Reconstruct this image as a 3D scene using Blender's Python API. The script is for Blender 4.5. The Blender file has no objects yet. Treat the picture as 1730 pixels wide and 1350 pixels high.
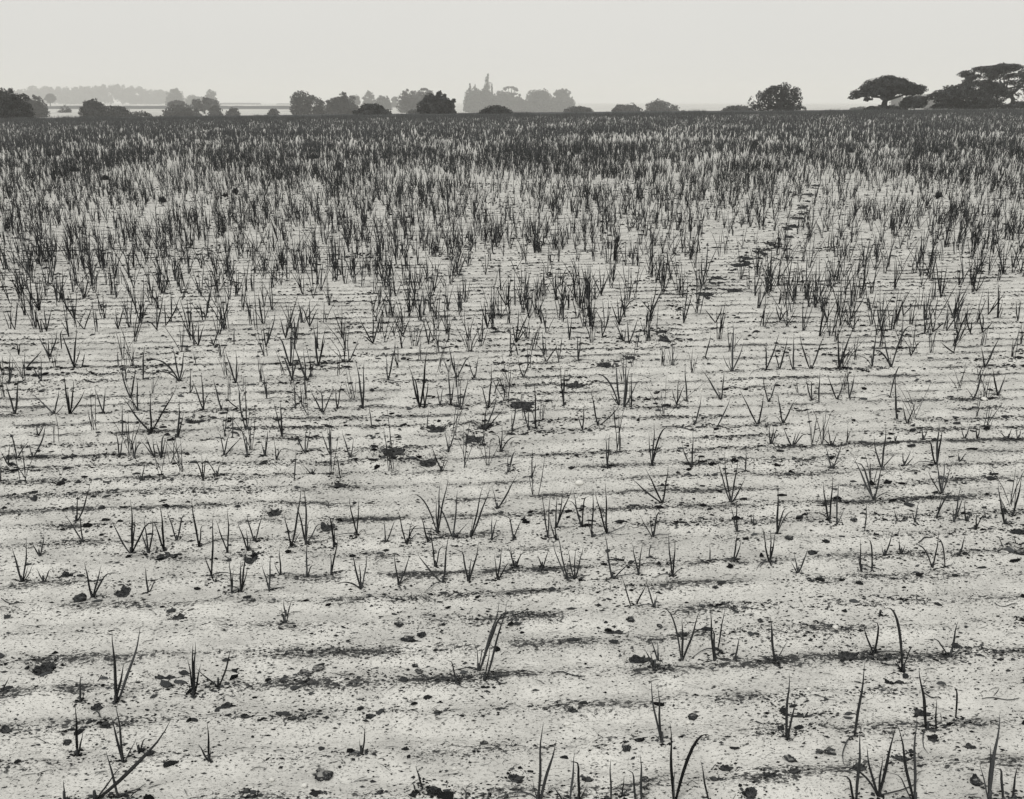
import bpy, math, random
import numpy as np
from mathutils import Vector

random.seed(7)
rng = np.random.default_rng(11)
scene = bpy.context.scene
COL = scene.collection
R = math.radians

# ------------------------------------------------------------------ camera
H = 2.40                     # eye height, m
F = 1630.0                   # focal length in pixels of the 1730 px wide photograph
HORIZON = 172.0
PITCH = math.atan((675.0 - HORIZON) / F)
CP, SP = math.cos(PITCH), math.sin(PITCH)

cam_d = bpy.data.cameras.new("camera")
cam = bpy.data.objects.new("camera", cam_d)
COL.objects.link(cam)
cam_d.sensor_width = 36.0
cam_d.lens = F / 1730.0 * 36.0
cam_d.clip_start = 0.05
cam_d.clip_end = 8000.0
cam.location = (0, 0, H)
cam.rotation_euler = (R(90) - PITCH, 0, 0)
scene.camera = cam


def ray(px, py):
    a, b = (px - 865.0) / F, -(py - 675.0) / F
    return np.array([a, CP + b * SP, -SP + b * CP])


# ------------------------------------------------------------------ numpy noise
def _hash(ix, iy, seed):
    h = (ix.astype(np.int64) * 374761393 + iy.astype(np.int64) * 668265263 + seed * 1442695041) & 0xFFFFFFFF
    h = ((h ^ (h >> 13)) * 1274126177) & 0xFFFFFFFF
    h = h ^ (h >> 16)
    return (h & 0xFFFF) / 65535.0


def vnoise(x, y, seed=0):
    x = np.asarray(x, float); y = np.asarray(y, float)
    ix, iy = np.floor(x), np.floor(y)
    fx, fy = x - ix, y - iy
    fx = fx * fx * (3 - 2 * fx); fy = fy * fy * (3 - 2 * fy)
    a, b = _hash(ix, iy, seed), _hash(ix + 1, iy, seed)
    c, d = _hash(ix, iy + 1, seed), _hash(ix + 1, iy + 1, seed)
    return (a * (1 - fx) + b * fx) * (1 - fy) + (c * (1 - fx) + d * fx) * fy


def fbm(x, y, seed=0, octv=3):
    s, amp, tot = 0.0, 1.0, 0.0
    for k in range(octv):
        s = s + amp * vnoise(x * 2 ** k + 17.3 * k, y * 2 ** k - 9.1 * k, seed + k)
        tot += amp; amp *= 0.5
    return s / tot


def sstep(a, b, x):
    t = np.clip((np.asarray(x, float) - a) / (b - a), 0, 1)
    return t * t * (3 - 2 * t)


# ------------------------------------------------------------------ terrain
EDGE = 156.0                  # far edge of the onion field
ROW = 0.245                   # drill spacing
RA = R(3.4)                   # the drills run slightly askew


def plane(x, y):
    """the field lies on a gentle slope that rises to the right and away"""
    yy = np.clip(y, -30, EDGE + 12); xx = np.clip(x, -95, 110)
    z = 0.0022 * yy + 0.0090 * xx
    fade = 1 - sstep(EDGE + 40, 310, np.hypot(x, y))      # beyond the field the land falls gently away
    low = -3.0 - 8.5 * np.exp(-((x - 10) / 105.0) ** 2 - ((y - 1080) / 430.0) ** 2)    # a shallow vale under the far spires
    return z * fade + low * (1 - fade)


def row_uv(x, y):
    c, s = math.cos(RA), math.sin(RA)
    u, v = x * c + y * s, -x * s + y * c
    v = v + 0.020 * np.sin(0.8 * u + 1.0 + 0.13 * v) + 0.014 * np.sin(2.3 * u + 0.4 * v)
    return u, v


def row_profile(x, y):
    u, v = row_uv(x, y)
    return 0.5 + 0.5 * np.cos(2 * math.pi * v / ROW)


PITS = []                     # x, y, rx, ry, depth


def height(x, y, pits=True):
    x = np.asarray(x, float); y = np.asarray(y, float)
    r = np.hypot(x, y)
    near = 1 - sstep(25, 60, r)
    u, v = row_uv(x, y)
    z = plane(x, y)
    z = z + near * (0.010 * np.cos(2 * math.pi * v / ROW) * (0.4 + 0.9 * vnoise(u * 0.9, v * 3, 5)))
    z = z + near * 0.015 * (fbm(x * 2.2, y * 2.2, 21, 3) - 0.5)
    z = z + near * 0.030 * (fbm(x * 9, y * 14, 31, 4) - 0.5)
    if pits:
        for (px, py, rx, ry, dp) in PITS:
            m = (np.abs(x - px) < 2.6 * rx) & (np.abs(y - py) < 2.6 * ry)
            if np.any(m):
                q = ((x - px) / rx) ** 2 + ((y - py) / ry) ** 2
                z = z - np.where(m, dp * np.exp(-q * 1.4) - 0.3 * dp * np.exp(-(np.sqrt(q) - 1.5) ** 2 * 5), 0)
    return z


def ground_at(px, py):
    d = ray(px, py)
    z = 0.0
    for _ in range(8):
        t = (z - H) / d[2]
        x, y = d[0] * t, d[1] * t
        z = float(plane(x, y))
    return x, y, t                     # t is the depth along the optical axis


# ------------------------------------------------------------------ materials
def new_mat(name):
    m = bpy.data.materials.new(name)
    m.use_nodes = True
    nt = m.node_tree
    b = nt.nodes["Principled BSDF"]
    b.inputs["Specular IOR Level"].default_value = 0.25
    return m, nt, b


def node(nt, typ, **kw):
    n = nt.nodes.new(typ)
    for k, v in kw.items():
        setattr(n, k, v)
    return n


def math_n(nt, op, a, b=None, c=None, clamp=False):
    n = node(nt, "ShaderNodeMath", operation=op, use_clamp=clamp)
    for i, v in enumerate((a, b, c)):
        if v is None:
            continue
        if isinstance(v, (int, float)):
            n.inputs[i].default_value = v
        else:
            nt.links.new(v, n.inputs[i])
    return n.outputs[0]


def mixc(nt, fac, a, b):
    n = node(nt, "ShaderNodeMix", data_type='RGBA')
    for s, v in ((n.inputs[0], fac), (n.inputs[6], a), (n.inputs[7], b)):
        if isinstance(v, (int, float)):
            s.default_value = v
        elif isinstance(v, tuple):
            s.default_value = (*v, 1)
        else:
            nt.links.new(v, s)
    return n.outputs[2]


def noise_n(nt, vec, scale, detail=2, rough=0.5):
    n = node(nt, "ShaderNodeTexNoise")
    n.inputs["Scale"].default_value = scale
    n.inputs["Detail"].default_value = detail
    n.inputs["Roughness"].default_value = rough
    nt.links.new(vec, n.inputs["Vector"])
    return n.outputs[0]


def maprange(nt, v, a, b, c=0.0, d=1.0):
    n = node(nt, "ShaderNodeMapRange", interpolation_type='SMOOTHSTEP')
    nt.links.new(v, n.inputs[0])
    for i, k in enumerate((a, b, c, d)):
        n.inputs[i + 1].default_value = k
    return n.outputs[0]


def warm(v):
    return (v * 1.012, v, v * 0.95)


def cool(v):
    return (v * 0.96, v * 1.0, v * 1.03)


def soil_material():
    m, nt, b = new_mat("sandy_soil")
    L = nt.links
    geo = node(nt, "ShaderNodeNewGeometry")
    pos = geo.outputs["Position"]
    sep = node(nt, "ShaderNodeSeparateXYZ"); L.new(pos, sep.inputs[0])
    X, Y = sep.outputs[0], sep.outputs[1]
    c, s = math.cos(RA), math.sin(RA)
    U = math_n(nt, 'ADD', math_n(nt, 'MULTIPLY', X, c), math_n(nt, 'MULTIPLY', Y, s))
    V = math_n(nt, 'ADD', math_n(nt, 'MULTIPLY', X, -s), math_n(nt, 'MULTIPLY', Y, c))
    w1 = math_n(nt, 'MULTIPLY', math_n(nt, 'SINE', math_n(nt, 'ADD', math_n(nt, 'MULTIPLY_ADD', U, 0.8, 1.0), math_n(nt, 'MULTIPLY', V, 0.13))), 0.020)
    w2 = math_n(nt, 'MULTIPLY', math_n(nt, 'SINE', math_n(nt, 'ADD', math_n(nt, 'MULTIPLY', U, 2.3), math_n(nt, 'MULTIPLY', V, 0.4))), 0.014)
    Vw = math_n(nt, 'ADD', V, math_n(nt, 'ADD', w1, w2))
    prof = math_n(nt, 'MULTIPLY_ADD', math_n(nt, 'COSINE', math_n(nt, 'MULTIPLY', Vw, 2 * math.pi / ROW)), 0.5, 0.5)
    prof = math_n(nt, 'POWER', prof, 3.2)
    uv = node(nt, "ShaderNodeCombineXYZ"); L.new(U, uv.inputs[0]); L.new(Vw, uv.inputs[1])
    st = node(nt, "ShaderNodeCombineXYZ")
    L.new(math_n(nt, 'MULTIPLY', U, 0.6), st.inputs[0]); L.new(Vw, st.inputs[1])
    s2 = node(nt, "ShaderNodeCombineXYZ")
    L.new(math_n(nt, 'MULTIPLY', U, 0.55), s2.inputs[0]); L.new(V, s2.inputs[1]); st2 = s2.outputs[0]
    uvv, stv = uv.outputs[0], st.outputs[0]
    patch = noise_n(nt, stv, 3.4, 4, 0.68)               # damp crumb-covered patches, long along the drills
    patch2 = noise_n(nt, stv, 9.0, 3, 0.6)
    big = noise_n(nt, uvv, 0.35, 2, 0.5)
    # how likely dark crumbs are here
    lo = node(nt, "ShaderNodeCombineXYZ")
    L.new(math_n(nt, 'MULTIPLY', U, 0.02), lo.inputs[0]); L.new(math_n(nt, 'MULTIPLY', Vw, 1.7), lo.inputs[1])
    drill = maprange(nt, noise_n(nt, lo.outputs[0], 1.0, 1, 0.5), 0.35, 0.68, 0.55, 1.1)     # some drills lie deeper than others
    pt = math_n(nt, 'MULTIPLY_ADD', maprange(nt, patch, 0.40, 0.62), 0.80, 0.20)
    like = math_n(nt, 'MULTIPLY', pt, math_n(nt, 'MULTIPLY_ADD', math_n(nt, 'MULTIPLY', prof, drill), 0.85, 0.12))
    like = math_n(nt, 'MULTIPLY', like, maprange(nt, big, 0.25, 0.6, 0.55, 1.1))
    sp1 = noise_n(nt, st2, 62.0, 3, 0.62)
    sp2 = noise_n(nt, st2, 150.0, 2, 0.55)
    t1 = math_n(nt, 'ADD', sp1, math_n(nt, 'MULTIPLY', like, 0.24))
    dark1 = maprange(nt, t1, 0.645, 0.685)
    t2 = math_n(nt, 'ADD', sp2, math_n(nt, 'MULTIPLY', like, 0.20))
    dark2 = maprange(nt, t2, 0.64, 0.68)
    crumbly = maprange(nt, noise_n(nt, stv, 42.0, 4, 0.75), 0.40, 0.62, 0.0, 1.0)
    damp = math_n(nt, 'MULTIPLY', math_n(nt, 'MULTIPLY', math_n(nt, 'MULTIPLY', like, crumbly), maprange(nt, patch2, 0.36, 0.60)), 0.44, clamp=True)
    grain = noise_n(nt, pos, 420.0, 2, 0.6)
    mid = noise_n(nt, stv, 5.0, 4, 0.6)
    sand = mixc(nt, maprange(nt, grain, 0.25, 0.75), warm(0.53), warm(0.66))
    sand = mixc(nt, maprange(nt, mid, 0.35, 0.7, 0.0, 0.60), sand, warm(0.36))
    wetn = noise_n(nt, stv, 1.15, 3, 0.55)
    sand = mixc(nt, maprange(nt, wetn, 0.48, 0.72, 0.0, 0.38), sand, warm(0.34))
    col = mixc(nt, damp, sand, warm(0.12))
    sp3 = noise_n(nt, st2, 105.0, 3, 0.65)
    grey = maprange(nt, math_n(nt, 'ADD', sp3, math_n(nt, 'MULTIPLY', like, 0.14)), 0.54, 0.66, 0.0, 0.75)
    col = mixc(nt, grey, col, warm(0.21))
    col = mixc(nt, math_n(nt, 'MULTIPLY', dark2, 0.75), col, cool(0.05))
    col = mixc(nt, math_n(nt, 'MULTIPLY', dark1, 0.88), col, cool(0.028))
    # beyond the onion field the ground is pale stubble
    far = node(nt, "ShaderNodeMapRange"); L.new(Y, far.inputs[0])
    far.inputs[1].default_value = EDGE + 3; far.inputs[2].default_value = EDGE + 6
    stub = mixc(nt, maprange(nt, noise_n(nt, pos, 0.02, 4, 0.6), 0.35, 0.65), warm(0.40), warm(0.50))
    col = mixc(nt, far.outputs[0], col, stub)
    # a rough grass verge between the onions and the stubble
    v0 = maprange(nt, math_n(nt, 'MULTIPLY_ADD', noise_n(nt, pos, 0.4, 3, 0.6), 6.0, Y), EDGE - 4, EDGE + 1)
    v1 = maprange(nt, Y, EDGE + 40, EDGE + 60, 1.0, 0.0)
    verge = mixc(nt, noise_n(nt, pos, 3.0, 4, 0.7), cool(0.03), cool(0.10))
    col = mixc(nt, math_n(nt, 'MULTIPLY', v0, v1), col, verge)
    L.new(col, b.inputs["Base Color"])
    b.inputs["Roughness"].default_value = 0.95
    b.inputs["Specular IOR Level"].default_value = 0.03
    bump = node(nt, "ShaderNodeBump")
    bump.inputs["Strength"].default_value = 0.7
    bump.inputs["Distance"].default_value = 0.006
    hgt = math_n(nt, 'ADD', math_n(nt, 'MULTIPLY', noise_n(nt, pos, 90, 4, 0.65), 1.0), math_n(nt, 'MULTIPLY', dark1, 0.6))
    L.new(hgt, bump.inputs["Height"]); L.new(bump.outputs[0], b.inputs["Normal"])
    return m


def earth_material(name, lo, hi, scale=60, tint=cool, lit_top=0.0):
    m, nt, b = new_mat(name)
    geo = node(nt, "ShaderNodeNewGeometry")
    n = noise_n(nt, geo.outputs["Position"], scale, 4, 0.65)
    n2 = noise_n(nt, geo.outputs["Position"], scale * 4.3, 2, 0.6)
    f = maprange(nt, math_n(nt, 'MULTIPLY_ADD', n2, 0.5, math_n(nt, 'MULTIPLY', n, 0.6)), 0.35, 0.75)
    c = mixc(nt, f, tint(lo), tint(hi))
    if lit_top:                                 # lit tops painted into the colour: upward faces mixed paler
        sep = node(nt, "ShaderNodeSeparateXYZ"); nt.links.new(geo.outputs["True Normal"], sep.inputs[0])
        d = math_n(nt, 'MULTIPLY', maprange(nt, sep.outputs[2], 0.72, 0.98, 0.0, lit_top), maprange(nt, n, 0.42, 0.6))
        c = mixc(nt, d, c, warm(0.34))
    nt.links.new(c, b.inputs["Base Color"])
    b.inputs["Roughness"].default_value = 0.95
    b.inputs["Specular IOR Level"].default_value = 0.03
    bump = node(nt, "ShaderNodeBump"); bump.inputs["Strength"].default_value = 0.8; bump.inputs["Distance"].default_value = 0.006
    nt.links.new(n2, bump.inputs["Height"]); nt.links.new(bump.outputs[0], b.inputs["Normal"])
    return m


def tone_material(name, lo, hi, rough=0.6, spec=0.25, tint=cool, transl=0.0):
    """a base colour that runs from lo to hi with the mesh's own 'tone' attribute"""
    m, nt, b = new_mat(name)
    a = node(nt, "ShaderNodeAttribute", attribute_name="tone")
    geo = node(nt, "ShaderNodeNewGeometry")
    n = noise_n(nt, geo.outputs["Position"], 25.0, 3, 0.6)
    f = math_n(nt, 'ADD', a.outputs["Fac"], math_n(nt, 'MULTIPLY_ADD', n, 0.3, -0.15), clamp=True)
    nt.links.new(mixc(nt, f, tint(lo), tint(hi)), b.inputs["Base Color"])
    b.inputs["Roughness"].default_value = rough
    b.inputs["Specular IOR Level"].default_value = spec
    return m


M_SOIL = soil_material()
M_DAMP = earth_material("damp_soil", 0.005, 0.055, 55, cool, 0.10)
M_CLOD = tone_material("soil_crumb", 0.008, 0.065, 0.95, 0.02)
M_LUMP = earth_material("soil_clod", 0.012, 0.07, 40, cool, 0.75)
M_STONE = earth_material("pale_stone", 0.62, 0.78, 90, warm)
M_LEAF = tone_material("onion_leaf", 0.008, 0.085, 0.65, 0.08)
M_STRAW = tone_material("dry_litter", 0.03, 0.20, 0.85, 0.1)
M_TREE = tone_material("foliage", 0.004, 0.075, 0.85, 0.04)
M_BARK = earth_material("bark", 0.03, 0.07, 8)
M_WEED = tone_material("weed_leaf", 0.015, 0.045, 0.6, 0.2)
M_CROP = earth_material("distant_crop", 0.05, 0.10, 0.5)


# ------------------------------------------------------------------ mesh helpers
def mesh_obj(name, V, quads=None, tris=None, mat=None, parent=None, smooth=True, tone=None, loc=None):
    V = np.asarray(V, np.float32)
    me = bpy.data.meshes.new(name)
    q = np.asarray(quads if quads is not None else np.zeros((0, 4)), np.int32).reshape(-1, 4)
    t = np.asarray(tris if tris is not None else np.zeros((0, 3)), np.int32).reshape(-1, 3)
    nq, ntr = len(q), len(t)
    me.vertices.add(len(V)); me.vertices.foreach_set("co", V.ravel())
    me.loops.add(nq * 4 + ntr * 3)
    me.loops.foreach_set("vertex_index", np.concatenate([q.ravel(), t.ravel()]))
    me.polygons.add(nq + ntr)
    start = np.concatenate([np.arange(nq) * 4, nq * 4 + np.arange(ntr) * 3]).astype(np.int32)
    me.polygons.foreach_set("loop_start", start)
    me.polygons.foreach_set("use_smooth", np.full(nq + ntr, smooth))
    me.update(calc_edges=True)
    if tone is not None:
        at = me.attributes.new("tone", 'FLOAT', 'POINT')
        tv = np.full(len(V), tone, np.float32) if np.isscalar(tone) else np.asarray(tone, np.float32)
        at.data.foreach_set("value", tv)
    if mat:
        me.materials.append(mat)
    o = bpy.data.objects.new(name, me)
    COL.objects.link(o)
    if parent is not None:
        o.parent = parent
    if loc is not None:
        o.location = loc
    return o


def tag(o, label, cat, group=None):
    o["label"] = label; o["category"] = cat
    if group:
        o["group"] = group
    return o


def kind(o, k, label=None):
    o["kind"] = k
    if label:
        o["label"] = label
    return o


def empty(name, loc):
    o = bpy.data.objects.new(name, None)
    COL.objects.link(o)
    o.empty_display_size = 0.1
    o.location = loc
    return o


def tube(P, rad, n=6):
    """closed tapered tube along the points P"""
    P = np.asarray(P, float); k = len(P)
    T = np.gradient(P, axis=0)
    T /= np.linalg.norm(T, axis=1, keepdims=True) + 1e-9
    ref = np.array([1.0, 0.0, 0.0]) if abs(T[0][0]) < 0.8 else np.array([0.0, 1.0, 0.0])
    V = []
    for i in range(k):
        a = np.cross(T[i], ref); a /= np.linalg.norm(a) + 1e-9
        b = np.cross(T[i], a)
        for j in range(n):
            th = 2 * math.pi * j / n
            V.append(P[i] + rad[i] * (a * math.cos(th) + b * math.sin(th)))
    Q = [(i * n + j, i * n + (j + 1) % n, (i + 1) * n + (j + 1) % n, (i + 1) * n + j) for i in range(k - 1) for j in range(n)]
    V.append(P[0]); V.append(P[-1])
    c0, c1 = k * n, k * n + 1
    Tr = [(c0, (j + 1) % n, j) for j in range(n)] + [(c1, (k - 1) * n + j, (k - 1) * n + (j + 1) % n) for j in range(n)]
    return np.array(V), np.array(Q), np.array(Tr)


class Bag:
    def __init__(s):
        s.V, s.Q, s.T, s.tone, s.n = [], [], [], [], 0

    def add(s, V, Q=None, T=None, tone=0.5):
        V = np.asarray(V, float)
        s.V.append(V)
        if Q is not None and len(Q):
            s.Q.append(np.asarray(Q) + s.n)
        if T is not None and len(T):
            s.T.append(np.asarray(T) + s.n)
        s.tone.append(np.full(len(V), tone) if np.isscalar(tone) else np.asarray(tone))
        s.n += len(V)

    def build(s, name, mat, parent=None, smooth=True, loc=None):
        return mesh_obj(name, np.concatenate(s.V), np.concatenate(s.Q) if s.Q else None, np.concatenate(s.T) if s.T else None,
                        mat, parent, smooth, np.concatenate(s.tone), loc)


# icosahedron
_p = (1 + 5 ** 0.5) / 2
ICO_V = np.array([(-1, _p, 0), (1, _p, 0), (-1, -_p, 0), (1, -_p, 0), (0, -1, _p), (0, 1, _p), (0, -1, -_p), (0, 1, -_p), (_p, 0, -1), (_p, 0, 1), (-_p, 0, -1), (-_p, 0, 1)]) / math.hypot(1, _p)
ICO_F = np.array([(0, 11, 5), (0, 5, 1), (0, 1, 7), (0, 7, 10), (0, 10, 11), (1, 5, 9), (5, 11, 4), (11, 10, 2), (10, 7, 6), (7, 1, 8), (3, 9, 4), (3, 4, 2), (3, 2, 6), (3, 6, 8), (3, 8, 9), (4, 9, 5), (2, 4, 11), (6, 2, 10), (8, 6, 7), (9, 8, 1)])
OCT_V = np.array([(1, 0, 0), (-1, 0, 0), (0, 1, 0), (0, -1, 0), (0, 0, 1), (0, 0, -1)], float)
OCT_F = np.array([(0, 2, 4), (2, 1, 4), (1, 3, 4), (3, 0, 4), (2, 0, 5), (1, 2, 5), (3, 1, 5), (0, 3, 5)])


def subdiv(V, Fc):
    V = [tuple(v) for v in V]; cache = {}; out = []

    def mid(a, b):
        k = (min(a, b), max(a, b))
        if k not in cache:
            v = (np.array(V[a]) + np.array(V[b])) / 2
            V.append(tuple(v / np.linalg.norm(v))); cache[k] = len(V) - 1
        return cache[k]
    for a, b, c in Fc:
        ab, bc, ca = mid(a, b), mid(b, c), mid(c, a)
        out += [(a, ab, ca), (b, bc, ab), (c, ca, bc), (ab, bc, ca)]
    return np.array(V), np.array(out)


ICO2_V, ICO2_F = subdiv(ICO_V, ICO_F)
ICO3_V, ICO3_F = subdiv(ICO2_V, ICO2_F)

# ------------------------------------------------------------------ footprints (px, py, width px, height px)
FOOT = [
    (75, 1127, 44, 20), (300, 1041, 30, 14), (207, 997, 30, 13), (280, 937, 34, 18), (430, 934, 32, 16), (424, 947, 24, 12),
    (465, 865, 28, 16), (553, 887, 30, 14), (573, 818, 34, 14), (664, 761, 46, 16), (722, 780, 36, 12), (737, 722, 36, 13),
    (800, 739, 36, 12), (818, 718, 30, 10), (883, 684, 44, 14), (900, 692, 24, 9), (970, 648, 54, 11), (1025, 617, 36, 9),
    (1062, 604, 26, 6), (1126, 573, 34, 9), (1118, 560, 26, 6), (1143, 522, 22, 6), (1148, 537, 14, 6), (1212, 470, 28, 6), (1192, 498, 34, 6),
    (1245, 492, 34, 5), (1248, 448, 30, 6), (1262, 436, 22, 7), (1302, 413, 18, 5), (1338, 383, 24, 4), (1345, 368, 24, 4), (1355, 352, 20, 4),
    (1345, 330, 18, 3), (1368, 329, 20, 3), (1375, 318, 18, 3),
]
HOLES = [
    (380, 1188, 32, 11), (415, 1212, 22, 8), (495, 1216, 22, 9), (278, 1141, 56, 12), (163, 1192, 26, 11), (178, 1228, 20, 9),
    (10, 1234, 26, 10), (12, 1161, 28, 9), (625, 1214, 20, 8), (845, 1198, 24, 8), (740, 1205, 18, 9), (990, 1190, 20, 8), (967, 1203, 20, 6),
    (735, 1337, 46, 18), (872, 1313, 32, 18), (993, 1316, 22, 12), (1227, 1293, 28, 14), (1209, 1316, 24, 9), (1300, 1312, 22, 9), (1433, 1107, 40, 15),
    (1560, 1198, 34, 15), (1522, 1281, 32, 20), (1453, 1298, 30, 12), (1340, 1306, 24, 10), (1578, 1246, 28, 9), (1650, 1318, 24, 14), (1642, 1258, 28, 12),
    (1627, 1090, 44, 13), (1082, 1110, 46, 15), (1357, 1204, 44, 14), (1037, 1064, 42, 11), (1228, 1113, 26, 11),
    (1040, 944, 18, 8), (535, 1341, 28, 10), (640, 1341, 18, 9), (415, 1338, 24, 12), (200, 1345, 20, 10), (1268, 1340, 30, 14), (1510, 1148, 50, 11), (112, 971, 34, 14), (152, 982, 30, 10), (1120, 820, 26, 8),
    (1345, 693, 34, 5), (840, 560, 26, 5), (1722, 932, 34, 12), (1722, 900, 36, 9), (240, 720, 1, 1), (330, 712, 34, 7), (160, 645, 22, 5), (1605, 1242, 1, 1),
]
_tr = random.Random(3)
for q in range(44):
    f = _tr.random() ** 1.2
    py = 312 + 200 * f
    px = float(np.interp(py, (312, 350, 385, 420, 445, 470, 512), (1376, 1358, 1338, 1300, 1258, 1218, 1185))) + _tr.gauss(0, 4 + 8 * f)
    FOOT.append((px, py, _tr.uniform(6, 16), 1.8 + 3 * f))
SPOTS = []
for src, lst in (("footprint", FOOT), ("hole", HOLES)):
    for (px, py, w, h) in lst:
        if w < 3:
            continue
        x, y, t = ground_at(px, py)
        rx = w / 2 * t / F
        dep = math.atan2(H - float(plane(x, y)), y)
        ry = min(h / 2 * t / F / math.sin(dep), rx * 1.5)
        SPOTS.append((src, px, py, x, y, rx, ry))
        PITS.append((x, y, rx, ry, min(0.035, rx * 0.55) if y < 12 else 0.01))


# ------------------------------------------------------------------ ground: one sheet to the horizon
def build_ground():
    rs = [0.35]
    while rs[-1] < 4300:
        r = rs[-1]
        k = 0.12 if r < 2.2 else 0.0038 if r < 16 else 0.008 if r < 50 else 0.03 if r < 300 else 0.06
        rs.append(r * (1 + k))
    rs = np.array(rs)
    a0 = np.linspace(R(-40), R(40), 1050)
    a1 = np.linspace(R(40), R(320), 57)[1:-1]
    an = np.concatenate([a0, a1])
    A, Rr = np.meshgrid(an, rs)
    X, Y = Rr * np.sin(A), Rr * np.cos(A)
    Z = height(X, Y)
    n, m = len(rs), len(an)
    V = np.stack([X, Y, Z], -1).reshape(-1, 3)
    V = np.concatenate([V, [[0, 0, float(height(0.0, 0.0))]]])
    i, j = np.meshgrid(np.arange(n - 1), np.arange(m), indexing='ij')
    j2 = (j + 1) % m
    Q = np.stack([i * m + j, (i + 1) * m + j, (i + 1) * m + j2, i * m + j2], -1).reshape(-1, 4)[:, ::-1]
    jj = np.arange(m)
    T = np.stack([np.full(m, n * m), (jj + 1) % m, jj], -1)
    T = T[:, ::-1] if False else T
    o = mesh_obj("ground", V, Q, T, M_SOIL)
    kind(o, "structure", "pale sandy field soil drilled in rows, with dark crumbs")
    return o


build_ground()


def patch_disc(name, x, y, rx, ry, mat, lift, seed, nr=10, ns=44, irr=0.42):
    rr = np.linspace(0, 1, nr + 1)[1:]
    th = np.linspace(0, 2 * math.pi, ns, endpoint=False)
    out = 1 + irr * (fbm(np.cos(th) * 1.7 + seed * 3.1, np.sin(th) * 1.7 + seed, 77, 4) - 0.5) * 2 + 0.22 * (vnoise(np.cos(th) * 5 + seed, np.sin(th) * 5, 78) - 0.5)
    TH, RR = np.meshgrid(th, rr)
    X = x + rx * RR * out[None, :] * np.cos(TH)
    Y = y + ry * RR * out[None, :] * np.sin(TH)
    Z = height(X, Y) + lift * (1 - RR ** 3 * 1.7) + lift * 1.6 * (fbm(X * 55, Y * 55, 90 + seed, 2) - 0.5) * (1 - RR ** 4)
    V = np.stack([X, Y, Z], -1).reshape(-1, 3)
    c = [[x, y, float(height(x, y)) + lift]]
    i, j = np.meshgrid(np.arange(nr - 1), np.arange(ns), indexing='ij')
    Q = np.stack([i * ns + j, (i + 1) * ns + j, (i + 1) * ns + (j + 1) % ns, i * ns + (j + 1) % ns], -1).reshape(-1, 4)
    jj = np.arange(ns)
    T = np.stack([np.full(ns, nr * ns), jj, (jj + 1) % ns], -1)
    V = np.concatenate([V, c]) - np.array([x, y, float(plane(x, y))])
    return mesh_obj(name, V, Q, T, mat, loc=(x, y, float(plane(x, y))))


# ------------------------------------------------------------------ where-phrases for the labels
def across(px):
    for lim, w in ((150, "far left"), (430, "left"), (700, "left of centre"), (1000, "centre"), (1270, "right of centre"), (1560, "right"), (9999, "far right")):
        if px < lim:
            return w


def upward(py):
    for lim, w in ((420, "far up the field"), (560, "in the upper field"), (640, "above mid-photo"), (720, "below mid-photo"),
                   (820, "well below mid-photo"), (930, "two-thirds down"), (1060, "three-quarters down"), (1200, "low in the photo"), (9999, "by the bottom edge")):
        if py < lim:
            return w


ORD = ["leftmost", "second", "third", "fourth", "fifth", "sixth", "seventh", "eighth", "ninth"]


def resolve(items):
    """items: list of [base label, px, object]; repeats get their place among the alike, counted from the left"""
    by = {}
    for it in items:
        by.setdefault(it[0], []).append(it)
    for lab, lst in by.items():
        lst.sort(key=lambda q: q[1])
        for k, it in enumerate(lst):
            s = lab if len(lst) == 1 else f"{lab}, {('left of two' if k == 0 else 'right of two') if len(lst) == 2 else ('leftmost' if k == 0 else 'rightmost' if k == len(lst) - 1 else ORD[min(k, 8)] + ' from left')}"
            it[2]["label"] = s


items = []
for k, (src, px, py, x, y, rx, ry) in enumerate(SPOTS):
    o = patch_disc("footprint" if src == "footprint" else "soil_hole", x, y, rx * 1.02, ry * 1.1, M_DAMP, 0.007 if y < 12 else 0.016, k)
    big = "large" if rx > 0.075 else "small" if rx < 0.04 else "mid-sized"
    if src == "footprint":
        tag(o, "", "footprint", "dark footprints trodden across the field")
        items.append([f"{big} dark footprint in the trail, {upward(py)}, {across(px)}", px, o])
    else:
        tag(o, "", "hole", "dark holes pressed into the sandy soil")
        items.append([f"{big} dark hole in the sand, {upward(py)}, {across(px)}", px, o])
resolve(items)

# ------------------------------------------------------------------ stones, clods, twigs
items = []
STONES = [(979, 814, 14, 10), (155, 393, 6, 10), (459, 1311, 10, 8), (514, 1320, 11, 8), (656, 921, 7, 6), (466, 929, 6, 6), (1228, 1071, 8, 5), (1411, 1062, 11, 8),
          (1187, 1220, 7, 6), (1162, 1217, 9, 6), (1065, 1218, 5, 4), (1366, 1165, 7, 5), (958, 1220, 11, 7), (768, 1295, 8, 7), (1662, 675, 10, 4), (962, 833, 4, 3), (1185, 660, 4, 4)]
for k, (px, py, w, h) in enumerate(STONES):
    x, y, t = ground_at(px, py + h * 0.4)
    r = w / 2 * t / F
    sc = np.array([r, r * 0.85, r * 0.62 if h < w else r * 1.3])
    V = ICO3_V * (1 + 0.22 * (fbm(ICO3_V[:, 0] * 1.5 + k, ICO3_V[:, 1] * 1.5 + ICO3_V[:, 2], 5 + k, 2)[:, None] - 0.5) * 2) * sc
    o = mesh_obj("stone", V, None, ICO3_F, M_STONE, loc=(x, y, float(height(x, y)) + sc[2] * 0.55))
    tag(o, "", "stone", "pale stones lying on the sand")
    s = "large" if w >= 11 else "small" if w > 5 else "tiny"
    items.append([f"{s} pale stone on the sand, {upward(py)}, {across(px)}", px, o])
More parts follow.
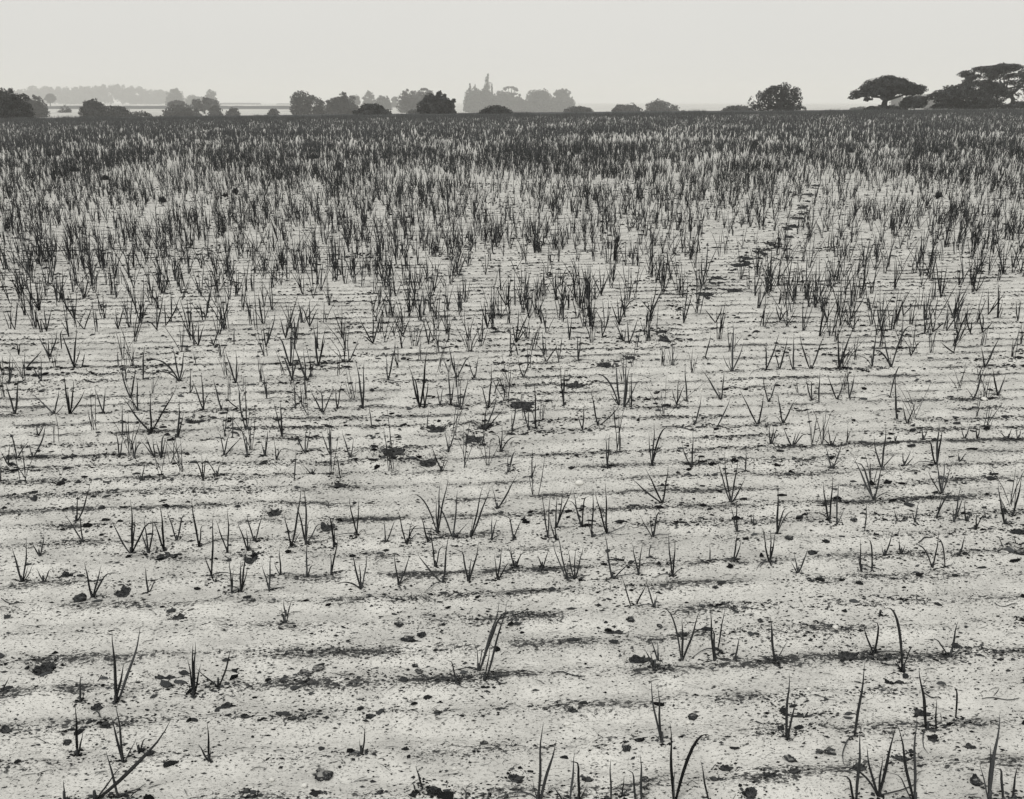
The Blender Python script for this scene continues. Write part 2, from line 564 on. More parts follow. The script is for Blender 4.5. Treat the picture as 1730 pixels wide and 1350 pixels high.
CLODS = [(1065, 1045, 14, 11), (545, 1302, 30, 14), (818, 1256, 14, 8), (135, 1010, 22, 18), (1373, 934, 14, 12), (1333, 908, 14, 10), (1722, 926, 18, 16), (428, 1014, 9, 8), (1170, 1206, 16, 13),
         (1057, 1263, 16, 16), (113, 1247, 13, 11), (253, 1275, 16, 10), (1385, 1262, 12, 10), (1334, 1278, 18, 18), (675, 1055, 14, 9), (690, 1074, 22, 12), (712, 1068, 16, 10), (1402, 1262, 20, 12),
         (1208, 993, 9, 7), (1115, 1050, 10, 9), (1285, 1045, 12, 8), (700, 1122, 10, 7), (708, 1134, 14, 10), (516, 1136, 22, 9), (538, 1127, 18, 7), (1530, 873, 8, 7), (1442, 878, 10, 8), (172, 858, 12, 7), (985, 853, 10, 5), (1650, 1312, 20, 14), (1150, 1072, 20, 9), (1090, 1316, 14, 10)]
for k, (px, py, w, h) in enumerate(CLODS):
    x, y, t = ground_at(px, py + h * 0.35)
    r = w / 2 * t / F
    V = ICO3_V * (1 + 0.5 * (fbm(ICO3_V[:, 0] * 2.2 + k * 3, ICO3_V[:, 1] * 2.2 + ICO3_V[:, 2] * 1.7, 50 + k, 3)[:, None] - 0.5) * 2.6) * np.array([r, r * 0.8, r * min(0.7, 0.95 * h / w)])
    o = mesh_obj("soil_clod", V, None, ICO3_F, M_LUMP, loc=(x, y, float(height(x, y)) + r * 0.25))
    tag(o, "", "clod", "dark soil clods lying on the sand")
    s = "large" if w >= 18 else "small" if w < 12 else "mid-sized"
    items.append([f"{s} dark lump of soil, {upward(py)}, {across(px)}", px, o])
TWIGS = [((931, 1142), (987, 1142), 2.2, "straight dark twig lying level on bare sand"), ((825, 1153), (857, 1157), 2.4, "short dark twig beside the base of a tall leaning onion"),
         ((0, 1012), (40, 1021), 2.0, "dark curved twig lying at the left edge"), ((1682, 1021), (1722, 1022), 1.6, "thin dark twig lying near the right edge"),
         ((1530, 796), (1556, 798), 1.8, "short dark twig behind the bushy onion at the right"), ((1550, 915), (1575, 908), 2.4, "thick dark straw end between two bent onion leaves"),
         ((1118, 723), (1176, 727), 2.0, "long dark straw lying along a drill ridge"), ((560, 1142), (590, 1145), 1.6, "thin dark twig left of the scattered clods"),
         ((694, 1148), (716, 1147), 1.6, "tiny dark twig on bare sand below two clods"), ((1558, 1172), (1592, 1182), 2.4, "dark bent straw right of a lone onion stem"),
         ((1018, 976), (1046, 977), 1.8, "thin dark straw lying at the foot of one long leaf"), ((176, 1143), (165, 1150), 1.5, "tiny dark splinter left of the lone tall onion"),
         ((158, 1203), (172, 1212), 2.4, "short dark stick lying aslant below a small hole"), ((1660, 1180), (1720, 1178), 1.8, "long thin straw at the right edge of the sand")]
for k, (p, q, wpx, lab) in enumerate(TWIGS):
    xa, ya, ta = ground_at(*p); xb, yb, tb = ground_at(*q)
    n = 7
    P = []
    for i in range(n):
        f = i / (n - 1)
        x, y = xa + (xb - xa) * f, ya + (yb - ya) * f
        y += 0.012 * math.sin(f * 5 + k)
        P.append((x, y, float(height(x, y)) + 0.006 + 0.004 * math.sin(f * 7 + k)))
    r = wpx / 2 * ta / F
    P = np.array(P); c = P[0].copy()
    V, Q, T = tube(P - c, [r * (0.7 + 0.3 * math.sin(3.1 * i / (n - 1))) for i in range(n)], 6)
    o = mesh_obj("twig", V, Q, T, M_STRAW, tone=0.05, loc=c)
    tag(o, lab, "twig", "twigs and straws lying on the sand")
resolve(items)

# ------------------------------------------------------------------ onion plants traced one by one
# crop origin x, origin y, scale; then "base: tip tip ..." in the crop's own pixels; b after a tip = the leaf arches over
TRACE = [
    (0, 720, 3.844, """110,215:65,-10 185,95|55,250:5,160 62,115 105,235b|212,205:185,95 300,-20 265,165|245,60:235,-20 290,-10|775,205:755,20 795,60 750,170
872,210:845,35 885,60 935,115b|1005,205:945,55 990,80 915,90|1045,205:1015,90 1060,0 1075,75|975,50:940,-20 1000,-15 960,-5|1152,70:1148,0 1165,10
1455,190:1425,0 1490,40 1570,70|1605,190:1565,-10 1600,20 1620,150|1720,190:1700,110 1728,60|640,210:640,165|5,370:5,220 -20,300|915,360:885,280 940,235 930,330
1320,350:1270,185 1310,180 1340,190 1270,305|1410,330:1340,205 1430,225|495,610:500,440 580,370|540,760:415,565 515,560|255,830:205,750 285,700
850,815:725,605 850,480 1000,550 875,600|963,815:915,670 935,590 995,600|1065,800:1000,605 1042,515 1045,640|1150,750:1085,550 1195,510 1195,695|1292,775:1240,475 1310,590
1375,965:1385,570|1475,805:1395,600 1480,530|1655,750:1600,565 1710,555|1610,800:1545,620 1600,670 1630,720|145,1025:80,790 175,720 185,900 215,890
283,1015:235,920 285,950 325,900|595,1095:550,885 720,890 660,900|960,1060:940,910 1010,980|1390,1015:1325,830|1505,1070:1490,860 1515,930|1565,1065:1560,870 1600,780 1615,900"""),
    (430, 720, 3.844, """65,185:45,110 85,20|140,200:130,90 185,120 160,130|180,60:160,-20 185,-15|330,175:250,0 360,0 285,150 330,40|492,180:435,30 485,-30 500,-25 460,100
620,195:570,35 645,80|255,350:268,150|560,340:530,150|375,310:310,250 400,260 340,280|1260,160:1235,20 1310,-10 1265,60|1480,125:1420,50 1500,0|1600,155:1580,20 1610,-10 1720,75b
1215,300:1145,125 1265,200 1245,180|1645,300:1645,150 1690,130|1575,530:1545,390 1705,310|235,770:190,560 300,390 310,670|335,760:275,500 330,390 350,560 430,580
515,775:490,520 520,640|665,700:610,455 680,475 730,680b|1185,690:1000,455b 1205,360 1260,320 1175,460|1290,720:1185,470 1320,410 1400,610|1405,710:1485,380 1530,390 1415,600
850,745:840,590 910,600|990,750:930,540 1020,620 1080,655b|1125,750:1080,580 1145,650|1540,740:1540,570 1575,590|1680,730:1655,530 1740,590|95,1060:45,890 105,830
170,970:160,790 125,880|340,990:335,740 375,870|500,970:495,820 545,720|692,1045:630,810 735,810 680,880 515,1080b|935,1025:905,810 1015,825|1175,910:1145,650 1215,735
1225,1010:1060,825 1255,690 1250,850|1387,1010:1340,730 1460,750 1410,850|1580,1000:1560,830 1610,780 1650,850|1695,930:1650,780 1730,820|205,1230:185,1130 240,1130"""),
    (860, 720, 3.844, """5,260:40,130|640,275:630,60 655,50 590,220|925,260:905,40 945,-20 1040,20b 980,110|1185,265:1120,110 1195,40|1225,245:1240,185|148,330:150,150 175,230
1700,100:1690,-10 1720,0|1535,295:1545,140|1000,490:790,335 890,275 1035,250 1075,460|1440,500:1395,170 1355,210 1490,190 1530,335 1440,400|250,715:215,440 265,440
305,670:310,440 410,400 355,400|305,730:260,590 300,600|472,660:415,400 490,380 375,490b|540,710:505,570 550,410|637,700:560,420 630,370|670,975:620,690 800,870|935,710:845,570 970,490 915,580
1480,680:1440,510 1475,470 1490,620|1460,880:1485,680 1510,740|1585,640:1565,560 1590,560|1695,890:1650,660 1730,700 1700,670|30,920:5,770 95,790|215,930:185,830 260,790
375,980:280,740 310,690|425,980:380,790 480,780 430,790|840,965:800,760 865,750|905,860:920,740|1060,965:1030,690 1080,740 1160,930b|1305,890:1305,770|790,1190:725,960
820,1140:895,1020|945,1180:890,990 965,1070"""),
    (1290, 720, 3.932, """50,110:35,0 90,10|195,125:125,0 250,20 290,20 150,60 215,40|450,130:430,0 490,50 385,70|553,105:560,0 575,30|460,265:410,120 530,95 545,235b
735,475:640,160 790,240 895,460b 600,200|785,270:690,165b 730,60 815,0 880,170|875,110:870,60 890,50|935,260:920,170 980,160 1000,200|1060,85:1055,0 1095,0|1150,250:1105,30 1165,-40 1190,0
1185,440:1085,290 1150,220 1210,210 1250,250 1180,330|1150,610:1190,450 1275,440b|1265,630:1255,520 1310,400 1335,450|1350,625:1335,500 1400,540|1480,605:1470,540|1415,680:1415,580 1480,590b
1605,650:1560,370 1580,480|1655,600:1580,480 1720,330 1730,570b|1340,75:1310,0 1370,-10|1420,85:1410,0 1440,0|1625,75:1570,20 1650,10|1690,90:1680,0 1715,10|1300,230:1290,170 1350,170
90,705:100,390 150,480 215,570b|435,640:400,370 460,330 295,590b|487,655:495,370 545,530|672,690:690,500|890,630:865,550|1005,640:985,560 1030,500|40,910:0,680 80,700 60,800
230,970:180,890 205,840 295,810|650,950:630,850 645,750|720,940:690,760b 720,850|800,865:785,790 860,700|910,860:900,750 945,780|1125,920:1170,700 975,790b|1210,930:1145,750b
1300,860:1340,720 1310,800|1590,800:1560,730|1680,790:1665,730|770,1258:790,1205 830,1258"""),
    (0, 1030, 3.844, """750,590:730,145 920,105 740,380 812,340|525,600:525,410 550,520|505,945:490,620 540,785|1255,560:1250,220 1265,210 1300,350 1220,310|1420,500:1500,250 1270,380
800,1000:720,690 885,830 755,615|620,1245:800,1000 950,955 1110,720|770,1230:690,920|1360,1000:1290,870 1350,730 1370,900|420,1235:410,1105 440,1210|905,935:880,850 940,800|840,1220:940,1220b
10,530:60,440"""),
    (430, 1030, 3.844, """1310,490:1270,280 1385,390|1455,395:1445,225 1485,200 1640,-110 1590,-60|1495,475:1640,-60 1535,220|695,955:680,840 720,750|1100,1160:1050,1010|1050,1200:1030,1110
1370,1245:1375,1150|1510,1245:1525,1170|20,1230:25,1160|200,95:175,-10 225,0"""),
    (860, 1030, 3.844, """1122,320:985,0b 1128,50 1245,0|1335,340:1305,-20 1328,50|1355,260:1400,-20|965,340:965,200 910,160|1460,330:1500,170|1725,340:1700,50|990,855:915,440 970,500 930,800
190,1245:215,730 310,850 150,1100|400,1245:430,920|450,1245:450,890 510,1130|350,1235:290,1150|668,1245:658,970|730,1220:750,1080|825,1245:805,980|855,1245:855,940
1075,1250:1045,740 1075,1020 1310,820b|1300,1235:1245,980|945,375:880,250 920,270"""),
    (1290, 1030, 3.932, """78,350:48,40 165,200|735,300:655,90 780,0|930,390:795,0b 1000,250b 865,300|1240,310:1110,140 1290,70|605,850:680,350|1085,800:1035,390 1060,600|1150,800:1150,590
1280,720:1270,540b|155,850:170,420 60,700 215,580|620,1255:650,790|600,1255:550,1040|770,1215:680,900 875,770 790,970 490,1050b|1005,1255:1010,700 890,750 875,1020
1500,1255:1510,900 1435,1000 1570,700|1600,1255:1590,970|1655,1255:1685,1030"""),
    (0, 320, 2.983, """75,710:30,600 85,560 95,520|235,715:220,580 210,650 260,600|425,705:380,650 470,580|595,705:580,600 630,570 575,650|720,655:690,540 720,420|790,705:790,500 830,510 730,670b
835,690:830,560 910,530|955,700:940,540 960,560|1040,640:980,570 1045,530 1070,420|1000,795:910,660 1000,660 1030,680|1075,790:1060,740 1110,680|1180,790:1180,700|1340,795:1325,690 1390,600 1360,680
1440,750:1410,640 1450,650 1475,600|1465,890:1400,690 1470,670|1560,690:1520,560 1560,550 1600,600|1605,885:1580,680 1640,700 1640,730|95,840:85,770 100,780|250,845:190,730 290,710 240,740|310,800:300,680
375,900:310,720 385,700 410,790|410,905:430,820|595,890:590,810|720,960:725,790|905,970:870,790 930,800 740,870b 770,930b 940,880|990,890:975,820|1190,975:1135,810 1190,810 1205,880
1470,960:1420,800 1480,780 1530,860b|1545,960:1480,770 1590,850 1530,800|45,980:50,820 65,850 20,950|125,905:110,850 215,810|210,970:160,880 205,840|75,1125:30,970 90,950|270,1130:155,1025 300,1000 320,1080
350,1135:320,930 370,960 430,1010 340,1000|520,1130:475,1000 530,1000|655,1050:600,880 680,900|695,1110:690,940 620,1060b|760,1225:620,1050 755,1030 895,985|895,1240:905,1060 925,1120|960,1030:960,900 980,960
1025,1115:970,960 1015,920 1070,1035b|1115,1110:1075,950 1125,1060|1210,1100:1130,1040 1200,980|1235,1215:1210,1090 1250,1150|1170,1245:1175,1110|1345,1060:1340,950 1325,910|1420,1230:1380,1070 1415,1060 1400,1150
1490,1110:1480,950 1470,1060|1540,1060:1530,880|1625,1120:1560,1000 1620,980 1680,1000|1700,1110:1720,970 1690,1000|615,1240:615,1080"""),
    (580, 320, 2.983, """100,1110:65,860 105,860 80,960|30,870:20,750 80,750|225,960:215,830 265,770 210,880|150,780:80,640 150,600 180,650 90,720|145,1200:130,1090|300,740:250,640 340,640|430,780:400,640 440,680
385,1100:330,880 420,800 360,900 345,960|410,1100:400,950 430,960|570,940:530,780 655,800 555,830|590,1110:570,980 630,940 590,980|540,1090:530,880 500,1040 560,960|660,950:630,860 680,830|490,1090:470,1000 500,980
730,1100:690,950 750,890 790,1020|815,1020:780,920 800,950|905,950:880,850 950,840|870,770:850,680 950,590 885,600 930,680|725,695:710,560 780,620b 690,560|1000,680:970,560 990,580|820,590:770,490 850,420 860,520
1020,860:960,790b 1080,780|1185,860:1180,730 1200,730 1130,820|1140,760:1130,640 1150,650|1255,710:1250,570 1270,600|1305,740:1300,650 1350,590|1390,685:1350,570 1415,490 1490,560b 1380,540|1300,530:1250,410 1290,380 1340,420 1320,400
1550,620:1500,560 1580,470 1620,480|1440,780:1430,650 1490,640|1110,1090:1090,880 1110,930|1390,1085:1250,940b 1370,860 1340,1010|1415,1100:1430,830 1480,960 1440,900|1680,1085:1655,1000 1690,950 1720,980
1205,1205:1180,1130 1215,1080|850,1210:850,1110 880,1040|937,1210:930,1080 890,1040|970,1200:950,1100 1000,1140 965,960|710,1200:720,1080 810,1100 780,1020|1285,1180:1250,1010 1395,1080|1375,1190:1360,1080
420,1200:430,1110"""),
    (1150, 320, 2.983, """255,925:265,670 320,770 210,830 240,840|430,915:420,800b 500,720 430,780|500,905:530,790 540,740 470,800|565,915:540,820 570,740|655,910:600,730 725,720 650,830|795,910:790,730 870,700 880,820b 775,850
1060,895:945,815b 1020,720 1170,700b 1060,820|965,890:880,850b 985,720 960,800|1530,900:1515,790 1605,740|1375,830:1310,770 1400,720|1160,840:1215,740 1150,780|120,855:155,730|205,1060:110,910 220,900 180,990
30,1070:20,880 0,1030|445,1065:410,930 490,930 470,1000|660,1060:630,950 660,930|695,1070:700,930|790,1055:740,930 830,930 760,980|850,1050:840,910 880,930|1055,1045:1110,900b|1090,1155:1080,960 1082,920
1600,1030:1570,900 1640,930|1480,1050:1530,890 1440,1000|70,1180:105,1040 55,1120|180,1190:250,1050|390,1180:420,1030 300,1010 350,1100|515,1180:490,1020 575,1060 480,1130|1145,1180:1120,1080 1190,1060
565,565:530,470 570,460 580,500|500,660:475,570 510,580 540,590|740,660:680,590b 750,580 710,600|860,650:840,550 935,510 890,540|775,660:800,550|1010,720:980,560 1030,600|1270,720:1250,560 1290,640 1340,650
1340,715:1350,600 1420,590|1460,725:1430,600 1470,650|1520,725:1500,580 1580,660 1530,600|1550,630:1550,500 1640,510 1600,540|1490,510:1450,400 1520,400 1540,430|1310,550:1280,310 1310,440 1350,440|175,675:120,600 210,590
15,670:40,430 60,510 10,570|1700,660:1690,560 1720,520|1120,640:1115,560 1180,560"""),
]
plants = []
for ox, oy, s, txt in TRACE:
    for item in txt.replace("\n", "|").split("|"):
        base, tips = item.split(":")
        bx, by = (float(v) for v in base.split(","))
        T = []
        for tp in tips.split():
            b = tp.endswith("b")
            tx, ty = (float(v) for v in tp.rstrip("b").split(","))
            T.append((ox + tx / s, oy + ty / s, b))
        plants.append((ox + bx / s, oy + by / s, T))
plants.sort(key=lambda p: -p[1])
NEAR, REST = plants[:298], plants[298:]


def leaf_curve(B, T, arch, n=9, rnd=random):
    """a hollow onion leaf from the neck B to the tip T"""
    B, T = np.array(B), np.array(T)
    d = T - B; L = np.linalg.norm(d)
    if arch:
        C = B + np.array([d[0] * 0.42, d[1] * 0.42, max(d[2], 0) * 0.9 + 0.30 * L])
        f = np.linspace(0, 1, n)[:, None]
        P = (1 - f) ** 2 * B + 2 * f * (1 - f) * C + f * f * T
    else:
        side = rnd.uniform(-0.05, 0.13)
        C = B + d * 0.5 + np.array([d[0] * side * 1.6, d[1] * side, -abs(d[0]) * side * 0.5])
        f = np.linspace(0, 1, n)[:, None]
        P = (1 - f) ** 2 * B + 2 * f * (1 - f) * C + f * f * T
        P[:, 0] += L * 0.012 * np.sin(f[:, 0] * 9 + rnd.uniform(0, 6)) * f[:, 0]
        if rnd.random() < 0.13:                      # a tip that has snapped and hangs
            g = np.clip((f[:, 0] - 0.7) / 0.3, 0, 1)
            P[:, 2] -= L * 0.22 * g
            P[:, 0] += L * 0.12 * g * (1 if d[0] > 0 else -1)
        P[:, 1] += L * 0.012 * np.sin(f[:, 0] * 8 + rnd.uniform(0, 6)) * f[:, 0]
    return P


def leaf_geo(B, T, arch, r0, rnd=random, n=9, sides=6):
    P = leaf_curve(B, T, arch, n, rnd)
    f = np.linspace(0, 1, n)
    rad = r0 * (0.62 + 0.55 * np.sin(np.clip(f * 1.25, 0, 1) * math.pi * 0.8)) * (1 - f ** 2.2) + r0 * 0.10
    return tube(P, rad, sides)


def plant_points(px, py, T):
    x, y, t = ground_at(px, py)
    z = float(height(x, y))
    out = []
    for tx, ty, arch in T:
        approx = math.hypot(tx - px, ty - py) * t / F
        yy = y + random.uniform(-0.28, 0.28) * approx
        d = ray(tx, ty)
        k = yy / d[1]
        tip = np.array([d[0] * k, yy, H + d[2] * k])
        tip[2] = max(tip[2], float(plane(tip[0], tip[1])) + 0.02)
        out.append((tip, arch))
    return np.array([x, y, z]), out, t


NUM = {1: "single-leaved", 2: "two-leaved", 3: "three-leaved", 4: "four-leaved", 5: "five-leaved"}
items = []
for px, py, T in NEAR:
    B, tips, t = plant_points(px, py, T)
    root = empty("onion_plant", B)
    lens = [np.linalg.norm(tp - B) for tp, _ in tips]
    big = max(lens)
    tone0 = random.uniform(0.0, 0.40)
    for (tp, arch), L in zip(tips, lens):
        # px-wide blades: between 2.6 and 4.4 px across in the photograph
        r0 = min(0.0082, max(0.0024, 0.0023 + 0.0085 * L)) * random.uniform(0.85, 1.15) * (1 + 0.35 * float(sstep(5, 9, B[1])))
        if L < 0.55 * big:
            r0 *= 0.7
        off = np.array([random.uniform(-1, 1), random.uniform(-1, 1), 0]) * r0 * 0.8
        V, Q, Tr = leaf_geo(np.array([0, 0, -0.01]) + off, tp - B, arch, r0)
        mesh_obj("leaf", V, Q, Tr, M_LEAF, root, True, min(1, max(0, tone0 + random.uniform(-0.1, 0.25) + (0.35 if random.random() < 0.08 else 0))))
    if len(tips) > 1:
        V, Q, Tr = tube([(0, 0, -0.02), (0, 0, 0.012), (0.001, 0, 0.035)], [0.005 + 0.008 * big, 0.0045 + 0.008 * big, 0.003 + 0.005 * big], 8)
        mesh_obj("neck", V, Q, Tr, M_LEAF, root, True, tone0 + 0.25)
    if random.random() < 0.55:                       # a withered leaf lying at the foot
        a = random.choice((0.0, math.pi)) + random.gauss(0, 0.5); L = big * random.uniform(0.3, 0.7)
        P = []
        for i in range(8):
            f = i / 7
            x, y = B[0] + L * f * math.cos(a + 0.5 * f), B[1] + L * f * math.sin(a + 0.5 * f)
            P.append((x - B[0], y - B[1], float(height(x, y, False)) - B[2] + 0.004 + 0.22 * L * f * (1 - f) * 2.2 * (1 - f)))
        V, Q, Tr = tube(P, [0.0032 * (1 - 0.8 * (i / 7) ** 2) for i in range(8)], 5)
        mesh_obj("withered_leaf", V, Q, Tr, M_STRAW, root, True, random.uniform(0.0, 0.35))
    dx = float(np.mean([tp[0] - B[0] for tp, _ in tips])) / big
    sp = (max(tp[0] for tp, _ in tips) - min(tp[0] for tp, _ in tips)) / big
    arch = any(a for _, a in tips)
    size = "short" if big < 0.27 else "tall" if big > 0.46 else "medium"
    pose = "wide-spread" if sp > 0.65 else "left-leaning" if dx < -0.16 else "right-leaning" if dx > 0.16 else "upright"
    lab = f"{size} {pose} {NUM[min(5, len(tips))]} onion{' with drooping leaf' if arch else ''}, {upward(py)}, {across(px)}"
    tag(root, lab, "onion plant", "young onion plants standing singly on the sand")
    items.append([lab, px, root])
resolve(items)

bag = Bag()
for px, py, T in REST:
    B, tips, t = plant_points(px, py, T)
    for tp, arch in tips:
        V, Q, Tr = leaf_geo(B, tp, arch, 0.0068, n=6, sides=4)
        bag.add(V, Q, Tr, random.uniform(0, 0.4))


# ------------------------------------------------------------------ the mass of onions behind
def crop_mass():
    xs, ys = [], []
    for y0, y1, dens in ((5.2, 9.5, 9.5), (9.5, 20, 12.5), (20, 30, 10.0), (30, 50, 11.5), (50, 80, 6.2), (80, 138, 4.4), (138, EDGE, 7.0)):
        w = y1 * math.tan(R(34))
        n = int((y1 - y0) * 2 * w * dens)
        x = rng.uniform(-w, w, n); y = rng.uniform(y0, y1, n)
        k = np.abs(x) < y * math.tan(R(33)) + 2
        xs.append(x[k]); ys.append(y[k])
    x, y = np.concatenate(xs), np.concatenate(ys)
    # drawn towards the drills, in uneven patches
    u, v = row_uv(x, y)
    target = (np.round(v / ROW) + 0.5) * ROW
    near = (1 - sstep(20, 45, y)) * 0.6
    y = y + (target - v) * near
    dens = fbm(x * 0.5, y * 0.35, 301, 3)
    keep = rng.uniform(0, 1, len(x)) < np.clip((dens - 0.24) * 3.0, 0.30, 1.0) * np.clip((y - 4.8) / 7.0, 0.16, 1)
    # the trail keeps a strip nearly free of plants
    tx = np.array([ground_at(a, b)[0] for a, b in ((1140, 530), (1212, 480), (1255, 440), (1345, 375), (1380, 318))])
    ty = np.array([ground_at(a, b)[1] for a, b in ((1140, 530), (1212, 480), (1255, 440), (1345, 375), (1380, 318))])
    on = np.abs(x - np.interp(y, ty, tx)) < 0.12
    keep &= ~(on & (y < ty.max()))
    keep &= y < EDGE - 5 * vnoise(x * 0.22, x * 0 + 3, 55)
    x, y = x[keep], y[keep]
    vig = (0.66 - 0.34 * (1 - sstep(7.5, 11, y)) + 0.10 * sstep(11, 32, y)) + 0.65 * fbm(x * 0.3, y * 0.3, 401, 2) * rng.uniform(0.6, 1.25, len(x))
    vig = vig * np.where(y > 132, 0.75 + 0.9 * vnoise(x * 0.5, y * 0.3, 77), 1.0)
    nl = rng.integers(3, 7, len(x))
    idx = np.repeat(np.arange(len(x)), nl)
    n = len(idx)
    z = height(x, y, False)
    L = rng.uniform(0.17, 0.54, n) * vig[idx]
    th = rng.uniform(0, 2 * math.pi, n)
    lean = np.abs(rng.normal(0, 0.22, n)) + 0.03
    curl = rng.normal(0.05, 0.16, n)
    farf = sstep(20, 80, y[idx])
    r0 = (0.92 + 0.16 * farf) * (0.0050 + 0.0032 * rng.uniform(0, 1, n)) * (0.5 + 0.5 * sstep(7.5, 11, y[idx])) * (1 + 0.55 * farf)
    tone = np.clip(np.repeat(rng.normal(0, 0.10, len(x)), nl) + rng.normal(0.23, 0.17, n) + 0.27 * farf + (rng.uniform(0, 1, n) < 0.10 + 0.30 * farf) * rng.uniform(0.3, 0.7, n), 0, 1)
    dx, dy = np.cos(th), np.sin(th)
    bx = x[idx] + rng.normal(0, 0.012, n); by = y[idx] + rng.normal(0, 0.012, n); bz = z[idx] - 0.01
    rings = (0.0, 0.38, 0.74)
    rs = (0.75, 1.0, 0.62)
    V = np.zeros((n, 10, 3))
    for i, f in enumerate(rings + (1.0,)):
        hor = L * (lean * f + curl * f * f)
        cx, cy, cz = bx + dx * hor, by + dy * hor, bz + L * (f - 0.16 * np.abs(lean + curl) * f * f)
        if i < 3:
            for j in range(3):
                a = 2 * math.pi * j / 3 + th
                V[:, i * 3 + j] = np.stack([cx + r0 * rs[i] * np.cos(a), cy + r0 * rs[i] * np.sin(a), cz], -1)
        else:
            V[:, 9] = np.stack([cx, cy, cz], -1)
    q = np.array([(i * 3 + j, i * 3 + (j + 1) % 3, (i + 1) * 3 + (j + 1) % 3, (i + 1) * 3 + j) for i in range(2) for j in range(3)])
    t = np.array([(6 + j, 6 + (j + 1) % 3, 9) for j in range(3)])
    off = (np.arange(n) * 10)[:, None, None]
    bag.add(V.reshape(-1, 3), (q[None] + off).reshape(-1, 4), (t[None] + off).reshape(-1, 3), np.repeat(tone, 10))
    print("onion mass:", len(x), "plants", n, "leaves")


crop_mass()
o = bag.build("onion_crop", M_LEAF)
kind(o, "stuff", "mass of young onion plants thickening towards the far edge")
o["category"] = "onion crop"


# ------------------------------------------------------------------ crumbs and litter
def crumbs():
    bag = Bag()
    m = len(OCT_V)
    for px, py, T in NEAR:
        bx, by, t = ground_at(px, py)
        n = random.randint(8, 22)
        q = np.abs(rng.normal(0, 0.028, n)) + 0.006; a = rng.uniform(0, 2 * math.pi, n)
        x, y = bx + q * np.cos(a) * 1.3, by + q * np.sin(a)
        s = rng.uniform(0.003, 0.0085, n)
        V = OCT_V[None] * rng.uniform(0.5, 1.4, (n, m, 1)) * s[:, None, None] * np.array([1.4, 1, 0.7]) + np.stack([x, y, height(x, y) + s * 0.2], -1)[:, None]
        off = (np.arange(n) * m)[:, None, None]
        bag.add(V.reshape(-1, 3), None, (OCT_F[None] + off).reshape(-1, 3), np.repeat(np.clip(rng.normal(0.3, 0.3, n), 0, 1), m))
    for y0, y1, dens, s0, s1, base, tpl in (
            (2.6, 6.5, 4200, 0.0022, 0.0052, 0.14, 0), (2.6, 9, 1700, 0.0035, 0.0085, 0.04, 0), (2.6, 9, 170, 0.007, 0.020, 0.012, 1),
            (6.5, 13, 900, 0.005, 0.010, 0.05, 0), (8.5, 17, 190, 0.008, 0.019, 0.03, 1), (13, 30, 110, 0.010, 0.026, 0.04, 0)):
        w = y1 * math.tan(R(33)) + 0.3
        n = int((y1 - y0) * 2 * w * dens)
        x = rng.uniform(-w, w, n); y = rng.uniform(y0, y1, n)
        u, v = row_uv(x, y)
        patch = sstep(0.45, 0.62, fbm(u * 1.4, v * 3.0, 611, 4)) ** 1.3
        drill = 0.50 + 0.70 * sstep(0.3, 0.7, vnoise(u * 0.034, v * 2.9, 613))
        like = base + (0.12 + 1.0 * patch) * (0.14 + drill * row_profile(x, y) ** 3.5)
        like = like + 0.32 * patch * np.exp(-((x - 0.9) / 1.0) ** 2 - ((y - 3.3) / 0.9) ** 2)
        for (src, qx, qy, sx, sy, rx, ry) in SPOTS:
            q = np.hypot((x - sx) / rx, (y - sy) / ry)
            like = like + 0.6 * np.exp(-((q - 1.2) / 0.6) ** 2)
        k = (np.abs(x) < y * math.tan(R(32)) + 0.3) & (rng.uniform(0, 1, n) < like)
        x, y = x[k], y[k]; n = len(x)
        z = height(x, y, False) if y0 > 9 else height(x, y)
        s = s0 + (s1 - s0) * rng.uniform(0, 1, n) ** 2.2
        TV, TF = (OCT_V, OCT_F) if tpl == 0 else (ICO_V, ICO_F)
        m = len(TV)
        a = rng.normal(RA, 0.35, n)
        P = TV[None] * rng.uniform(0.5, 1.5, (n, m, 1)) * np.stack([rng.uniform(0.9, 2.1, n), rng.uniform(0.6, 1.1, n), rng.uniform(0.35, 0.8, n)], -1)[:, None]
        ca, sa = np.cos(a)[:, None], np.sin(a)[:, None]
        X = (P[..., 0] * ca - P[..., 1] * sa) ; Y = (P[..., 0] * sa + P[..., 1] * ca); Z = P[..., 2]
        V = np.stack([X, Y, Z], -1) * s[:, None, None] + np.stack([x, y, z + s * 0.25], -1)[:, None]
        off = (np.arange(n) * m)[:, None, None]
        bag.add(V.reshape(-1, 3), None, (TF[None] + off).reshape(-1, 3), np.repeat(np.clip(rng.normal(0.22, 0.30, n) + (rng.uniform(0, 1, n) < 0.2) * 0.6, 0, 1.6), m))
        print("crumbs", n)
    o = bag.build("soil_crumbs", M_CLOD, smooth=False)
    kind(o, "stuff", "dark damp soil crumbs strewn along the drills"); o["category"] = "soil crumbs"


crumbs()


